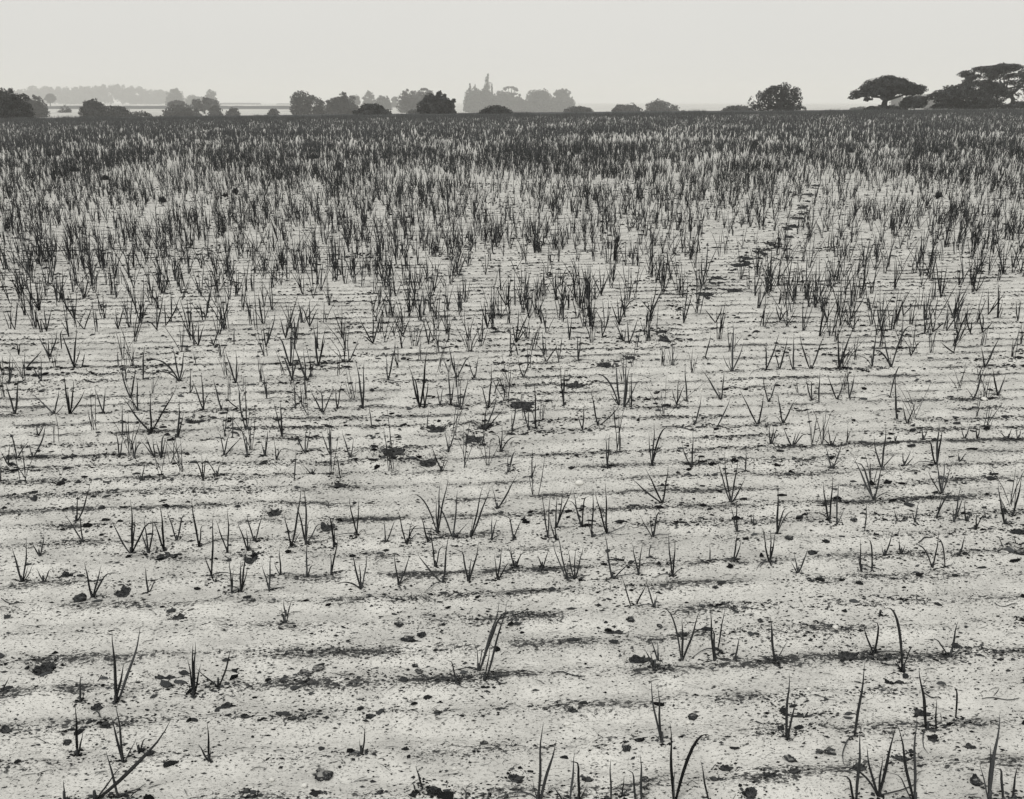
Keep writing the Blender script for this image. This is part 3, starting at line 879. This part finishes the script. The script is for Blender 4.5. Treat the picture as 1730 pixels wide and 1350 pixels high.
def litter():
    bag = Bag()
    for k in range(4200):
        y = 2.7 + 13 * random.random() ** 1.7
        x = random.uniform(-1, 1) * (y * math.tan(R(32)) + 0.2)
        if random.random() > 0.25 + float(row_profile(x, y)) * 0.6:
            continue
        L = random.uniform(0.012, 0.06) * (1 + (random.random() < 0.1))
        a = RA + random.gauss(0, 0.5)
        P = []
        bend = random.uniform(-0.25, 0.25)
        for i in range(4):
            f = i / 3 - 0.5
            P.append((x + L * f * math.cos(a + bend * f), y + L * f * math.sin(a + bend * f), 0))
        P = np.array(P)
        P[:, 2] = height(P[:, 0], P[:, 1], False) + 0.003 + 0.008 * random.random() * np.array([0, 1, 1, random.random()])
        V, Q, T = tube(P, np.array([0.5, 1, 0.9, 0.4]) * random.uniform(0.0007, 0.0018), 4)
        bag.add(V, Q, T, random.choice((0.0, 0.0, 0.08, 0.3)))
    o = bag.build("plant_litter", M_STRAW)
    kind(o, "stuff", "thin broken straws and dead leaves strewn on the sand"); o["category"] = "litter"


litter()

# ------------------------------------------------------------------ weed tufts in the middle of the field
items = []
for k, (px, py, w, h) in enumerate(((1275, 250, 16, 15), (275, 343, 18, 12), (380, 333, 13, 8), (398, 328, 15, 12), (178, 304, 18, 9), (1585, 335, 16, 12), (126, 290, 22, 9), (1437, 258, 14, 9), (1352, 258, 14, 7), (530, 268, 20, 8), (650, 268, 16, 7))):
    x, y, t = ground_at(px, py)
    rw, hh = w / 2 * t / F, h * t / F
    root = empty("weed_tuft", (x, y, float(plane(x, y))))
    nleaf = 130
    bg = Bag()
    for i in range(nleaf):
        a = random.uniform(0, 2 * math.pi); q = random.random() ** 0.6
        tip = np.array([rw * q * math.cos(a), rw * q * math.sin(a), hh * math.sqrt(max(0.02, 1 - q * q)) * random.uniform(0.55, 1.05)])
        P = np.array([tip * f * np.array([1, 1, 1.0]) + np.array([0, 0, hh * 0.12 * math.sin(f * 3)]) for f in (0.0, 0.4, 0.75, 1.0)])
        V, Q, T = tube(P, np.array([0.4, 1, 0.9, 0.15]) * rw * 0.09, 4)
        bg.add(V, Q, T, random.random())
    bg.build("foliage", M_WEED, root)
    V, Q, T = tube([(0, 0, -0.03), (0, 0, hh * 0.25), (0.01, 0, hh * 0.5)], [rw * 0.12, rw * 0.1, rw * 0.05], 6)
    mesh_obj("stem", V, Q, T, M_WEED, root, tone=0.6)
    lab = ("round black weed clump" if k == 0 else "low dark weed tuft" if h < 10 else "rounded dark weed tuft") + f", {upward(py)}, {across(px)}"
    tag(root, lab, "weed", "dark weed tufts among the onions")
    items.append([lab, px, root])
resolve(items)


# ------------------------------------------------------------------ trees
def ctree(px, py, D):
    """point at distance D along the ground seen at the photograph's pixel"""
    d = ray(px, py); k = D / d[1]
    return np.array([d[0] * k, D, H + d[2] * k]), k


def foliage(bag, lobes, s, cover, gap=0.0, seed=0):
    """many small leafy faces spread through the lobes' volume"""
    for li, (c, r) in enumerate(lobes):
        area = 4 * math.pi * ((r[0] * r[1]) ** 1.6 + (r[0] * r[2]) ** 1.6 + (r[1] * r[2]) ** 1.6) ** (1 / 1.6) / 3 ** (1 / 1.6)
        n = int(area / (s * s) * cover)
        n = min(n, 5000)
        d = rng.normal(0, 1, (n, 3)); d /= np.linalg.norm(d, axis=1, keepdims=True)
        rad = np.where(rng.uniform(0, 1, n) < 0.75, rng.uniform(0.80, 1.06, n), rng.uniform(0.25, 0.8, n))
        wob = 0.55 + 0.86 * fbm(d[:, 0] * 2.1 + seed + li * 7, d[:, 2] * 2.1 + d[:, 1] * 1.3, 700 + li, 3)
        P = c + d * r * (rad * wob)[:, None]
        if gap > 0:
            g = fbm(P[:, 0] / (s * 5) + seed, P[:, 2] / (s * 4) + P[:, 1] / (s * 9), 800 + seed, 2)
            k = g > gap
            P, d = P[k], d[k]; n = len(P)
        if n == 0:
            continue
        nrm = d + rng.normal(0, 0.7, (n, 3)); nrm /= np.linalg.norm(nrm, axis=1, keepdims=True)
        ref = rng.normal(0, 1, (n, 3))
        a = np.cross(nrm, ref); a /= np.linalg.norm(a, axis=1, keepdims=True) + 1e-9
        b = np.cross(nrm, a)
        sz = s * rng.uniform(0.4, 1.05, n)[:, None] * (1 + 0.5 * (rng.uniform(0, 1, n) < 0.12))[:, None]
        V = np.stack([P + a * sz, P + b * sz * 0.7 + nrm * sz * 0.15, P - a * sz * 0.9, P - b * sz * 0.75 + nrm * sz * 0.1], 1)
        off = (np.arange(n) * 4)[:, None]
        bag.add(V.reshape(-1, 3), np.array([[0, 1, 2, 3]]) + off, None,
                np.repeat(np.clip(rng.normal(0.36, 0.22, n) + 0.75 * (fbm(P[:, 0] / s / 4, P[:, 2] / s / 4, 33 + li, 2) - 0.5) * 2, 0, 1), 4))


def auto_lobes(x0, x1, yt, yb, style, rnd):
    """lobes in photograph pixels (cx, cy, rx, ry) filling an outline"""
    yb = yb + 3
    w, h = x1 - x0, yb - yt
    cx = (x0 + x1) / 2
    out = []
    if style == "dome":
        n = 13
        for i in range(n):
            a = math.pi * (i + 0.5) / n + rnd.uniform(-.08, .08)
            rr = min(w / 2, h) * rnd.choice((0.16, 0.22, 0.28, 0.36))
            q = rnd.uniform(0.90, 1.06)
            out.append((cx + math.cos(a) * (w / 2 * q - rr * 0.9), yb - math.sin(a) * (h * q - rr * 0.85), rr, rr * rnd.uniform(0.75, 1.0)))
        for i in range(9):                             # ragged sprigs on the outline
            a = math.pi * rnd.uniform(0.05, 0.95); q = rnd.uniform(0.92, 1.06); rr = min(w / 2, h) * rnd.uniform(0.06, 0.12)
            out.append((cx + math.cos(a) * w / 2 * q, yb - math.sin(a) * h * q, rr, rr))
        for i in range(7):
            a = math.pi * rnd.uniform(0.1, 0.9)
            out.append((cx + math.cos(a) * w * 0.26, yb - math.sin(a) * h * 0.55, w * 0.15, h * 0.24))
        out.append((cx, yb - h * 0.35, w * 0.32, h * 0.45))
        out.append((cx - w * 0.22, yb - h * 0.18, w * 0.22, h * 0.25)); out.append((cx + w * 0.22, yb - h * 0.18, w * 0.22, h * 0.25))
    elif style == "low":
        n = max(4, int(w / h * 3))
        for i in range(n):
            f = (i + 0.5) / n
            env = math.sin(math.pi * min(1, max(0, 0.1 + 0.8 * f))) ** 0.5
            rr = h * rnd.uniform(0.38, 0.5) * env
            out.append((x0 + w * f, yb - max(rr * 0.7, h * env - rr), rr * 1.3, rr))
    elif style == "round":                 # crown on a clear trunk
        c0 = yt + h * 0.36
        for i in range(11):
            a = 2 * math.pi * i / 11 + rnd.uniform(-.2, .2)
            rr = min(w / 2, h * .36) * rnd.uniform(0.34, 0.46)
            out.append((cx + math.cos(a) * (w / 2 - rr), c0 + math.sin(a) * (h * 0.36 - rr), rr, rr))
        out.append((cx, c0, w * .3, h * .22))
    elif style == "cone":
        n = 8
        for i in range(n):
            f = i / (n - 1)
            rr = w / 2 * (0.10 + 0.9 * f)
            out.append((cx + rnd.uniform(-.05, .05) * w, yt + h * (0.04 + 0.9 * f), rr, h / n * 0.8))
    elif style == "mass":
        n = max(6, int(w / max(h, 1) * 8))
        for i in range(n):
            f = rnd.random()
            rr = h * rnd.uniform(0.22, 0.34)
            top = yt + h * 0.12 * math.sin(f * 9 + x0) + h * 0.06
            for q in range(3):
                out.append((x0 + rr + (w - 2 * rr) * ((i + .5) / n) + rnd.uniform(-.2, .2) * rr, top + rr + (h - rr * 1.6) * q / 2.4, rr * 1.05, rr))
    return out


# label, x0, x1, top, base, distance, style, gap, kind, extra lobes
TREES = [
    ("dense black bush cut off by the left edge of the photo", -52, 49, 154, 199, 161, "dome", 0.0, "bush", None),
    ("grey shrub peeping out right behind the black corner bush", 20, 79, 163, 199, 290, "dome", 0.0, "bush", None),
    ("faint small shrub between the corner bush and the dark round bush", 96, 121, 176, 198, 420, "dome", 0.48, "bush", None),
    ("rounded dark grey bush in front of the long hazy wood", 134, 181, 168, 198, 215, "dome", 0.0, "bush", None),
    ("lower shaggy bush joined to the right of the rounded grey bush", 175, 223, 179, 198, 225, "dome", 0.30, "bush", None),
    ("small low shrub trailing off right of the shaggy bush", 222, 254, 188, 199, 230, "low", 0.30, "bush", None),
    ("wide pale grey bush under a spreading tree, left part of the skyline", 272, 340, 178, 200, 300, "dome", 0.25, "bush", None),
    ("flat dark crown showing above the wide pale grey bush", 283, 314, 169, 186, 430, "round", 0.0, "tree", None),
    ("spreading grey tree with leaning trunk before a pale pointed tree", 322, 370, 164, 196, 390, "round", 0.30, "tree", None),
    ("small dark bush under the spreading grey tree", 352, 376, 179, 198, 330, "dome", 0.25, "bush", None),
    ("small pointed bush standing right of the spreading grey tree", 381, 405, 182, 198, 310, "dome", 0.25, "bush", None),
    ("tiny twin-topped bush alone on the pale far field", 451, 474, 184, 196, 300, "dome", 0.30, "bush", None),
    ("pale tall rounded tree behind the spreading grey tree", 346, 367, 151, 178, 1150, "dome", 0.0, "tree", None),
    ("very faint low trees left of the pale tall rounded tree", 314, 350, 161, 177, 1350, "mass", 0.3, "tree clump", None),
    ("hazy round tree ending the long wood at its right", 281, 310, 150, 176, 1200, "dome", 0.0, "tree", None),
    ("hazy round tree in front of the long pale wood", 76, 94, 158, 177, 950, "round", 0.0, "tree", None),
    ("lumpy dark tree with a ball-shaped top and side shrubs", 490, 550, 154, 196, 300, None, 0.28, "tree",
     [(507, 165, 14, 11), (500, 172, 8, 8), (521, 171, 10, 9), (527, 166, 7, 5), (540, 175, 9, 8), (512, 181, 14, 8), (505, 190, 14, 7), (530, 188, 16, 9), (543, 187, 9, 9), (497, 181, 6, 3), (494, 187, 4, 3)]),
    ("smooth domed grey tree right beside the ball-topped dark tree", 548, 606, 159, 196, 320, "dome", 0.0, "tree", None),
    ("pale small round tree peeping from behind the smooth domed tree", 588, 609, 160, 186, 900, "round", 0.0, "tree", None),
    ("pale tall hazy tree above the flat black bush", 611, 636, 156, 186, 930, "dome", 0.0, "tree", None),
    ("hazy domed tree touching the pale tall one on its right", 632, 662, 162, 184, 800, "dome", 0.0, "tree", None),
    ("slim faint tree in the gap before the ragged pale tree", 658, 674, 163, 188, 1000, "dome", 0.0, "tree", None),
    ("black low bush with stepped outline below the hazy trees", 599, 662, 174, 195, 185, None, 0.0, "bush",
     [(621, 181, 13, 6), (632, 181, 12, 6), (614, 187, 10, 6), (640, 187, 12, 7), (628, 189, 20, 6), (604, 190, 6, 4), (652, 190, 8, 5), (658, 192, 4, 3)]),
    ("big hazy tree with a ragged open top behind the black dome", 671, 742, 149, 195, 560, None, 0.0, "tree",
     [(687, 168, 13, 12), (683, 180, 11, 13), (700, 168, 11, 12), (697, 182, 14, 12), (712, 172, 14, 16), (722, 164, 12, 9), (731, 170, 10, 12), (684, 157, 4, 4), (688, 152, 2.5, 2), (697, 156, 3, 3), (716, 151, 5, 2), (709, 156, 3, 3), (726, 155, 4, 3)]),
    ("black domed bush in front of the ragged hazy tree", 704, 774, 158, 195, 190, "dome", 0.0, "bush", None),
    ("low grey shrub at the left foot of the black domed bush", 690, 712, 185, 196, 260, "low", 0.2, "bush", None),
    ("flat-topped black bush under the conifer spire", 814, 862, 179, 194, 180, "low", 0.0, "bush", None),
    ("hazy broad tree below and left of the conifer spire", 784, 838, 152, 198, 960, "mass", 0.0, "tree", None),
    ("hazy tall pointed conifer, the highest spire on the skyline", 810, 836, 127, 172, 950, "cone", 0.0, "conifer", None),
    ("slim hazy conifer tip, leftmost of the spires", 788, 800, 142, 170, 955, "cone", 0.0, "conifer", None),
    ("slim hazy conifer tip, second of the spires from left", 797, 808, 144, 170, 965, "cone", 0.0, "conifer", None),
    ("hazy rounded tree mass right of the conifer spire", 828, 868, 157, 198, 970, "mass", 0.0, "tree", None),
    ("hazy flat-crowned tree with open arching boughs above its neighbours", 849, 876, 146, 192, 980, None, 0.0, "tree",
     [(853, 150, 3, 2), (858, 147.5, 4, 1.6), (864, 147.5, 4, 1.6), (870, 150, 4, 2), (873, 152.5, 2.4, 1.8), (866, 159, 8, 1.6), (863, 166, 10, 4)]),
    ("hazy slim spike of a tree right behind the tall conifer", 828, 834, 142, 170, 975, "cone", 0.0, "conifer", None),
    ("hazy continuous low trees at the foot of the round hazy ones", 830, 972, 166, 197, 960, "mass", 0.0, "tree clump", None),
    ("hazy low tree between the open-boughed tree and the broad pair", 864, 890, 162, 193, 940, "dome", 0.0, "tree", None),
    ("hazy tree with a pointed top, left of the big round one", 889, 934, 155, 193, 930, "mass", 0.0, "tree", None),
    ("big round hazy tree ending the spire group at its right", 928, 972, 151, 193, 1000, "dome", 0.0, "tree", None),
    ("low grey bush at the right foot of the round hazy tree", 955, 1000, 179, 193, 290, "low", 0.2, "bush", None),
    ("grey domed bush alone near the middle of the skyline", 1032, 1086, 174, 194, 330, "dome", 0.20, "bush", None),
    ("grey broad-topped tree with a smaller right shoulder", 1087, 1160, 168, 193, 360, None, 0.27, "tree",
     [(1113, 176, 13, 8), (1104, 179, 11, 7), (1122, 179, 10, 7), (1108, 186, 16, 7), (1125, 187, 10, 6), (1139, 183, 7, 6), (1137, 189, 10, 5), (1152, 190, 7, 3)]),
    ("flat low dark bush touching the left of the open dark tree", 1222, 1270, 178, 189, 240, "low", 0.1, "bush", None),
    ("open dark tree with gaps of sky, alone right of centre", 1268, 1356, 139, 188, 186, None, 0.39, "tree",
     [(1326, 147, 11, 7), (1310, 151, 13, 7), (1300, 157, 13, 8), (1285, 163, 11, 8), (1279, 172, 9, 9), (1336, 156, 10, 8), (1343, 166, 10, 8), (1346, 177, 9, 8), (1320, 162, 14, 7), (1300, 171, 13, 8), (1322, 174, 15, 8), (1290, 182, 18, 6), (1330, 182, 20, 6), (1311, 181, 14, 6), (1352, 183, 6, 4)]),
    ("dark umbrella-shaped tree with a bare forked trunk", 1436, 1560, 128, 185, 178, None, 0.20, "tree",
     [(1500, 146, 30, 13), (1472, 155, 14, 6), (1528, 149, 18, 8), (1482, 148, 20, 9), (1512, 144, 20, 10), (1540, 152, 13, 5), (1501, 133, 12, 5), (1504, 131, 8, 4), (1457, 159, 10, 5), (1540, 157, 12, 4), (1490, 135, 8, 4), (1516, 134, 8, 4), (1485, 140, 12, 6), (1515, 138, 12, 6), (1471, 147, 11, 6), (1462, 151, 10, 6), (1452, 157, 9, 5), (1443, 164, 7, 3.4), (1528, 145, 8, 5), (1498, 146, 20, 8), (1478, 151, 15, 6), (1516, 146, 16, 7), (1503, 140, 16, 6), (1538, 151, 16, 5), (1485, 152, 18, 7), (1512, 151, 18, 8), (1535, 150, 12, 6), (1546, 149, 9, 5), (1550, 153, 6, 5), (1500, 158, 12, 6), (1468, 161, 6, 4), (1464, 167, 5, 4), (1480, 167, 6, 2.6), (1530, 154, 10, 3.5)]),
    ("dark low bush leaning on the right of the umbrella-shaped tree", 1520, 1569, 160, 184, 172, None, 0.25, "bush",
     [(1534, 168, 9, 5), (1547, 166, 10, 5), (1559, 168, 9, 6), (1530, 174, 10, 5), (1546, 174, 13, 6), (1562, 174, 5, 4), (1535, 179, 9, 4), (1551, 179, 8, 3)]),
    ("dark scrub along the foot of the umbrella-shaped tree", 1462, 1530, 178, 186, 175, "low", 0.1, "bush", None),
    ("pale hazy tree glimpsed behind the umbrella-shaped tree", 1506, 1566, 160, 186, 640, "mass", 0.42, "tree", None),
    ("pale hazy tree in the gap between the two big dark trees", 1562, 1602, 160, 186, 620, "mass", 0.42, "tree", None),
    ("tallest dark tree with layered open crown at the right edge", 1628, 1790, 109, 184, 184, None, 0.39, "tree",
     [(1691, 112, 11, 4), (1690, 115, 18, 6), (1660, 125, 12, 6), (1640, 139, 12, 6), (1668, 139, 12, 4), (1702, 113, 18, 5), (1676, 115, 18, 5), (1664, 121, 14, 5), (1716, 117, 16, 5), (1672, 118, 18, 6), (1655, 124, 14, 6), (1645, 130, 12, 4), (1640, 136, 9, 5), (1710, 118, 18, 6), (1728, 124, 16, 7), (1742, 132, 14, 8), (1682, 127, 16, 5), (1706, 128, 16, 6), (1690, 136, 10, 4), (1722, 138, 14, 5), (1660, 133, 8, 4), (1650, 146, 20, 7), (1674, 145, 18, 7), (1700, 147, 20, 9), (1685, 156, 22, 9), (1708, 160, 16, 10), (1745, 150, 14, 12), (1690, 170, 26, 9), (1760, 165, 20, 14), (1724, 148, 12, 6), (1720, 160, 9, 4)]),
    ("dark sloping tree mass joined to the left of the tallest tree", 1573, 1690, 140, 184, 176, None, 0.27, "tree",
     [(1588, 162, 12, 7), (1600, 156, 13, 7), (1616, 151, 14, 7), (1632, 147, 14, 7), (1640, 156, 16, 8), (1618, 161, 18, 9), (1600, 168, 16, 8), (1590, 178, 14, 5), (1612, 176, 18, 8), (1638, 172, 20, 10), (1662, 170, 18, 11), (1670, 178, 20, 6), (1640, 179, 22, 5), (1580, 181, 7, 3), (1660, 158, 14, 7)]),
    ("dark low scrub under the tallest tree by the right edge", 1698, 1760, 171, 182, 170, "low", 0.2, "bush", None),
    ("faint low hazy shrub left of the umbrella-shaped tree", 1436, 1470, 180, 187, 420, "low", 0.1, "bush", None),
]


def make_tree(spec, k):
    lab, x0, x1, yt, yb, D, style, gap, what, lob = spec
    D *= 1.25 if 200 < D < 600 else 1.3 if 600 < D < 700 else 1.2 if D > 700 else 1
    rnd = random.Random(100 + k)
    cxp = (x0 + x1) / 2
    if lab.startswith("dark umbrella"):
        cxp = 1493
    P0, kk = ctree(cxp, yb, D)
    gz = float(plane(P0[0], P0[1]))
    base = np.array([P0[0], P0[1], gz])
    mpp = kk / F                                   # metres per photograph pixel
    lobes_px = lob if lob else auto_lobes(x0, x1, yt, yb, style, rnd)
    if not lob and style in ("dome", "low") and gz < P0[2] - 0.1:
        pass
    wpx = x1 - x0
    lobes = []
    for (a, b, rx, ry) in lobes_px:
        c, _ = ctree(a, b, D)
        dep = (0.42 * wpx * mpp) * rnd.uniform(-1, 1) * (0.75 if len(lobes_px) > 6 else 0.3)
        c[1] += dep
        c[0] *= 1; c = c - base
        lobes.append((c, np.array([rx * mpp, max(rx, ry) * mpp * 1.0, ry * mpp])))
        if style != "cone" and len(lobes_px) > 6 and (gap < 0.35 or rnd.random() < 0.5):          # a sister lobe so the crown is as deep as it is wide
            c2 = c.copy(); c2[1] = -c[1] * 0.8; c2[0] += rnd.uniform(-.15, .15) * rx * mpp; c2[2] -= ry * mpp * 0.15
            lobes.append((c2, np.array([rx * mpp * 0.92, rx * mpp, ry * mpp * 0.9])))
    root = empty({"bush": "bush", "tree": "tree", "conifer": "conifer_tree", "tree clump": "tree_clump"}[what], base)
    s = max(0.16, 0.75 * mpp * 1.69) if D < 260 else 0.95 * mpp * 1.69
    bag = Bag()
    foliage(bag, lobes, s, 1.0 if D < 260 else 0.8, gap, k)
    bag.build("crown" if what != "bush" else "foliage", M_TREE, root, smooth=False)
    # trunk and limbs
    hgt = (yb - yt) * mpp
    tb = Bag()
    top = np.mean([c for c, _ in lobes], axis=0)
    tr = max(0.04, hgt * (0.045 if what != "bush" else 0.03))
    if "umbrella-shaped tree with" in lab:
        tr = 0.50
    tb.add(*tube([(0, 0, -0.3), (0.02, 0, top[2] * 0.35), tuple(top * 0.75 + np.array([0.04 * hgt, 0, 0])), tuple(top)], [tr * 1.5, tr, tr * 0.7, tr * 0.35], 8), 0.4)
    for c, r in rnd.sample(lobes, min(len(lobes), 9)):
        st = top * rnd.uniform(0.35, 0.7)
        mid = (st + c) / 2 + np.array([0, 0, -0.04 * hgt])
        tb.add(*tube([st, mid, c], [tr * 0.5, tr * 0.32, tr * 0.12], 6), 0.4)
    if "leaning trunk" in lab:
        pass
    tb.build("trunk" if what != "bush" else "stem", M_BARK, root)
    tag(root, lab, what, "trees and bushes beyond the field")


for k, sp in enumerate(TREES):
    make_tree(sp, k)


def far_wood():
    rnd = random.Random(5)
    lobes = []
    top = [(28, 166), (40, 158), (56, 150), (76, 145), (85, 144), (105, 147), (120, 148), (140, 144), (150, 147), (165, 145), (190, 142), (212, 143), (225, 147), (250, 149), (262, 149), (280, 153), (300, 158)]
    tx = [a for a, _ in top]; ty = [b for _, b in top]
    D = 2250
    P0, kk = ctree(165, 176, D)
    base = np.array([P0[0], D, -3.0]); mpp = kk / F
    for i in range(460):
        px = 30 + 270 * ((i * 0.618034) % 1.0)
        yt = float(np.interp(px, tx, ty))
        rr = rnd.uniform(3.0, 5.5)
        q = rnd.random()
        py = yt + rr + (176 - yt - rr) * q * 0.9
        c, _ = ctree(px, py, D)
        c[1] += rnd.uniform(-80, 80)
        lobes.append((c - base, np.array([rr * mpp * 1.1, rr * mpp, rr * mpp])))
    bag = Bag()
    foliage(bag, lobes, 1.9, 1.1, 0.0, 3)
    o = bag.build("far_wood", M_TREE, smooth=False, loc=base)
    kind(o, "stuff", "long pale wood merging in the haze on the left skyline"); o["category"] = "wood"


far_wood()


def hedge(label, xa, xb, py_top, D0, D1, hgt, k):
    """a band of dark standing crop or a field hedge running across the view"""
    a, _ = ctree(xa, py_top, D0); b, _ = ctree(xb, py_top, D0)
    n = 90
    xs = np.linspace(a[0], b[0], n)
    ys = np.linspace(D0, D1, 7)
    X, Y = np.meshgrid(xs, ys)
    Y = Y + 2.0 * (fbm(X * 0.05, Y * 0.05, 910 + k, 2) - 0.5)
    G = plane(X, Y)
    edge = np.minimum(1, np.minimum(np.arange(n), np.arange(n)[::-1]) / 2.0)[None, :] * np.array([0, 1, 1, 1, 1, 1, 0])[:, None]
    Z = G - 0.1 + edge * hgt * (0.75 + 0.5 * fbm(X * 0.12, Y * 0.12, 920 + k, 3))
    V = np.stack([X, Y, Z], -1).reshape(-1, 3)
    c = np.array([(a[0] + b[0]) / 2, D0, 0])
    i, j = np.meshgrid(np.arange(6), np.arange(n - 1), indexing='ij')
    Q = np.stack([i * n + j, i * n + j + 1, (i + 1) * n + j + 1, (i + 1) * n + j], -1).reshape(-1, 4)
    o = mesh_obj("hedge", V - c, Q, None, M_CROP, loc=c)
    tag(o, label, "hedge", "dark bands across the far fields")


hedge("dark low hedge band across the pale far field, left", 60, 490, 181, 790, 860, 2.2, 0)
hedge("thin broken hazy hedge line under the pale skyline", 370, 432, 174, 2050, 2100, 3.2, 1)
hedge("shorter thin hedge line right of the broken hazy one", 466, 490, 175, 2050, 2090, 2.2, 2)

# ------------------------------------------------------------------ haze
SIG = 0.00047
bm_v = np.array([(x, y, z) for x in (-4500, 4500) for y in (-4500, 4500) for z in (-13, 58)], float)
bm_q = np.array([(0, 1, 3, 2), (4, 6, 7, 5), (0, 4, 5, 1), (2, 3, 7, 6), (0, 2, 6, 4), (1, 5, 7, 3)])
mh = bpy.data.materials.new("haze"); mh.use_nodes = True
nt = mh.node_tree; nt.nodes.clear()
out = node(nt, "ShaderNodeOutputMaterial")
pv = node(nt, "ShaderNodeVolumePrincipled")
pv.inputs["Color"].default_value = (0.94, 0.935, 0.91, 1)
pv.inputs["Density"].default_value = SIG
pv.inputs["Density Attribute"].default_value = ""
nt.links.new(pv.outputs[0], out.inputs["Volume"])
hz = mesh_obj("haze", bm_v, bm_q, None, mh, smooth=False)
kind(hz, "stuff", "pale even haze that fades the far trees"); hz["category"] = "haze"

# ------------------------------------------------------------------ sky and sun
SUN_EL, SUN_AZ = R(52), R(-150)          # high, behind the camera's left shoulder
w = bpy.data.worlds.new("World"); scene.world = w; w.use_nodes = True
nt = w.node_tree
bg = nt.nodes["Background"]
sky = node(nt, "ShaderNodeTexSky", sky_type='NISHITA')
sky.sun_disc = False; sky.sun_elevation = SUN_EL; sky.sun_rotation = SUN_AZ
sky.dust_density = 6.0; sky.air_density = 1.0
bw = node(nt, "ShaderNodeRGBToBW"); nt.links.new(sky.outputs[0], bw.inputs[0])
cb = node(nt, "ShaderNodeCombineXYZ")
for i, f in enumerate((1.005, 1.0, 0.965)):
    nt.links.new(math_n(nt, 'MULTIPLY', bw.outputs[0], f), cb.inputs[i])
tc = node(nt, "ShaderNodeTexCoord")
cl = maprange(nt, noise_n(nt, tc.outputs["Generated"], 1.6, 3, 0.5), 0.3, 0.7)
veil = mixc(nt, 0.88, cb.outputs[0], mixc(nt, cl, (7.95, 7.90, 7.62), (8.35, 8.27, 7.95)))      # an even veil of cloud over the clear sky
nt.links.new(veil, bg.inputs["Color"])
bg.inputs["Strength"].default_value = 0.10

sd = bpy.data.lights.new("sun", 'SUN'); sun = bpy.data.objects.new("sun", sd); COL.objects.link(sun)
sd.energy = 1.75; sd.angle = R(14); sd.color = (1.0, 0.985, 0.95)
sv = Vector((math.cos(SUN_EL) * math.sin(SUN_AZ), math.cos(SUN_EL) * math.cos(SUN_AZ), math.sin(SUN_EL)))
sun.rotation_euler = sv.to_track_quat('Z', 'Y').to_euler()

# ------------------------------------------------------------------ render settings
scene.view_settings.view_transform = 'Standard'
scene.view_settings.look = 'None'
scene.view_settings.exposure = 0.0
scene.view_settings.gamma = 1.0
scene.cycles.use_denoising = True
scene.cycles.denoiser = 'OPENIMAGEDENOISE'
scene.cycles.denoising_input_passes = 'RGB_ALBEDO_NORMAL'
scene.cycles.volume_bounces = 2
scene.cycles.max_bounces = 8
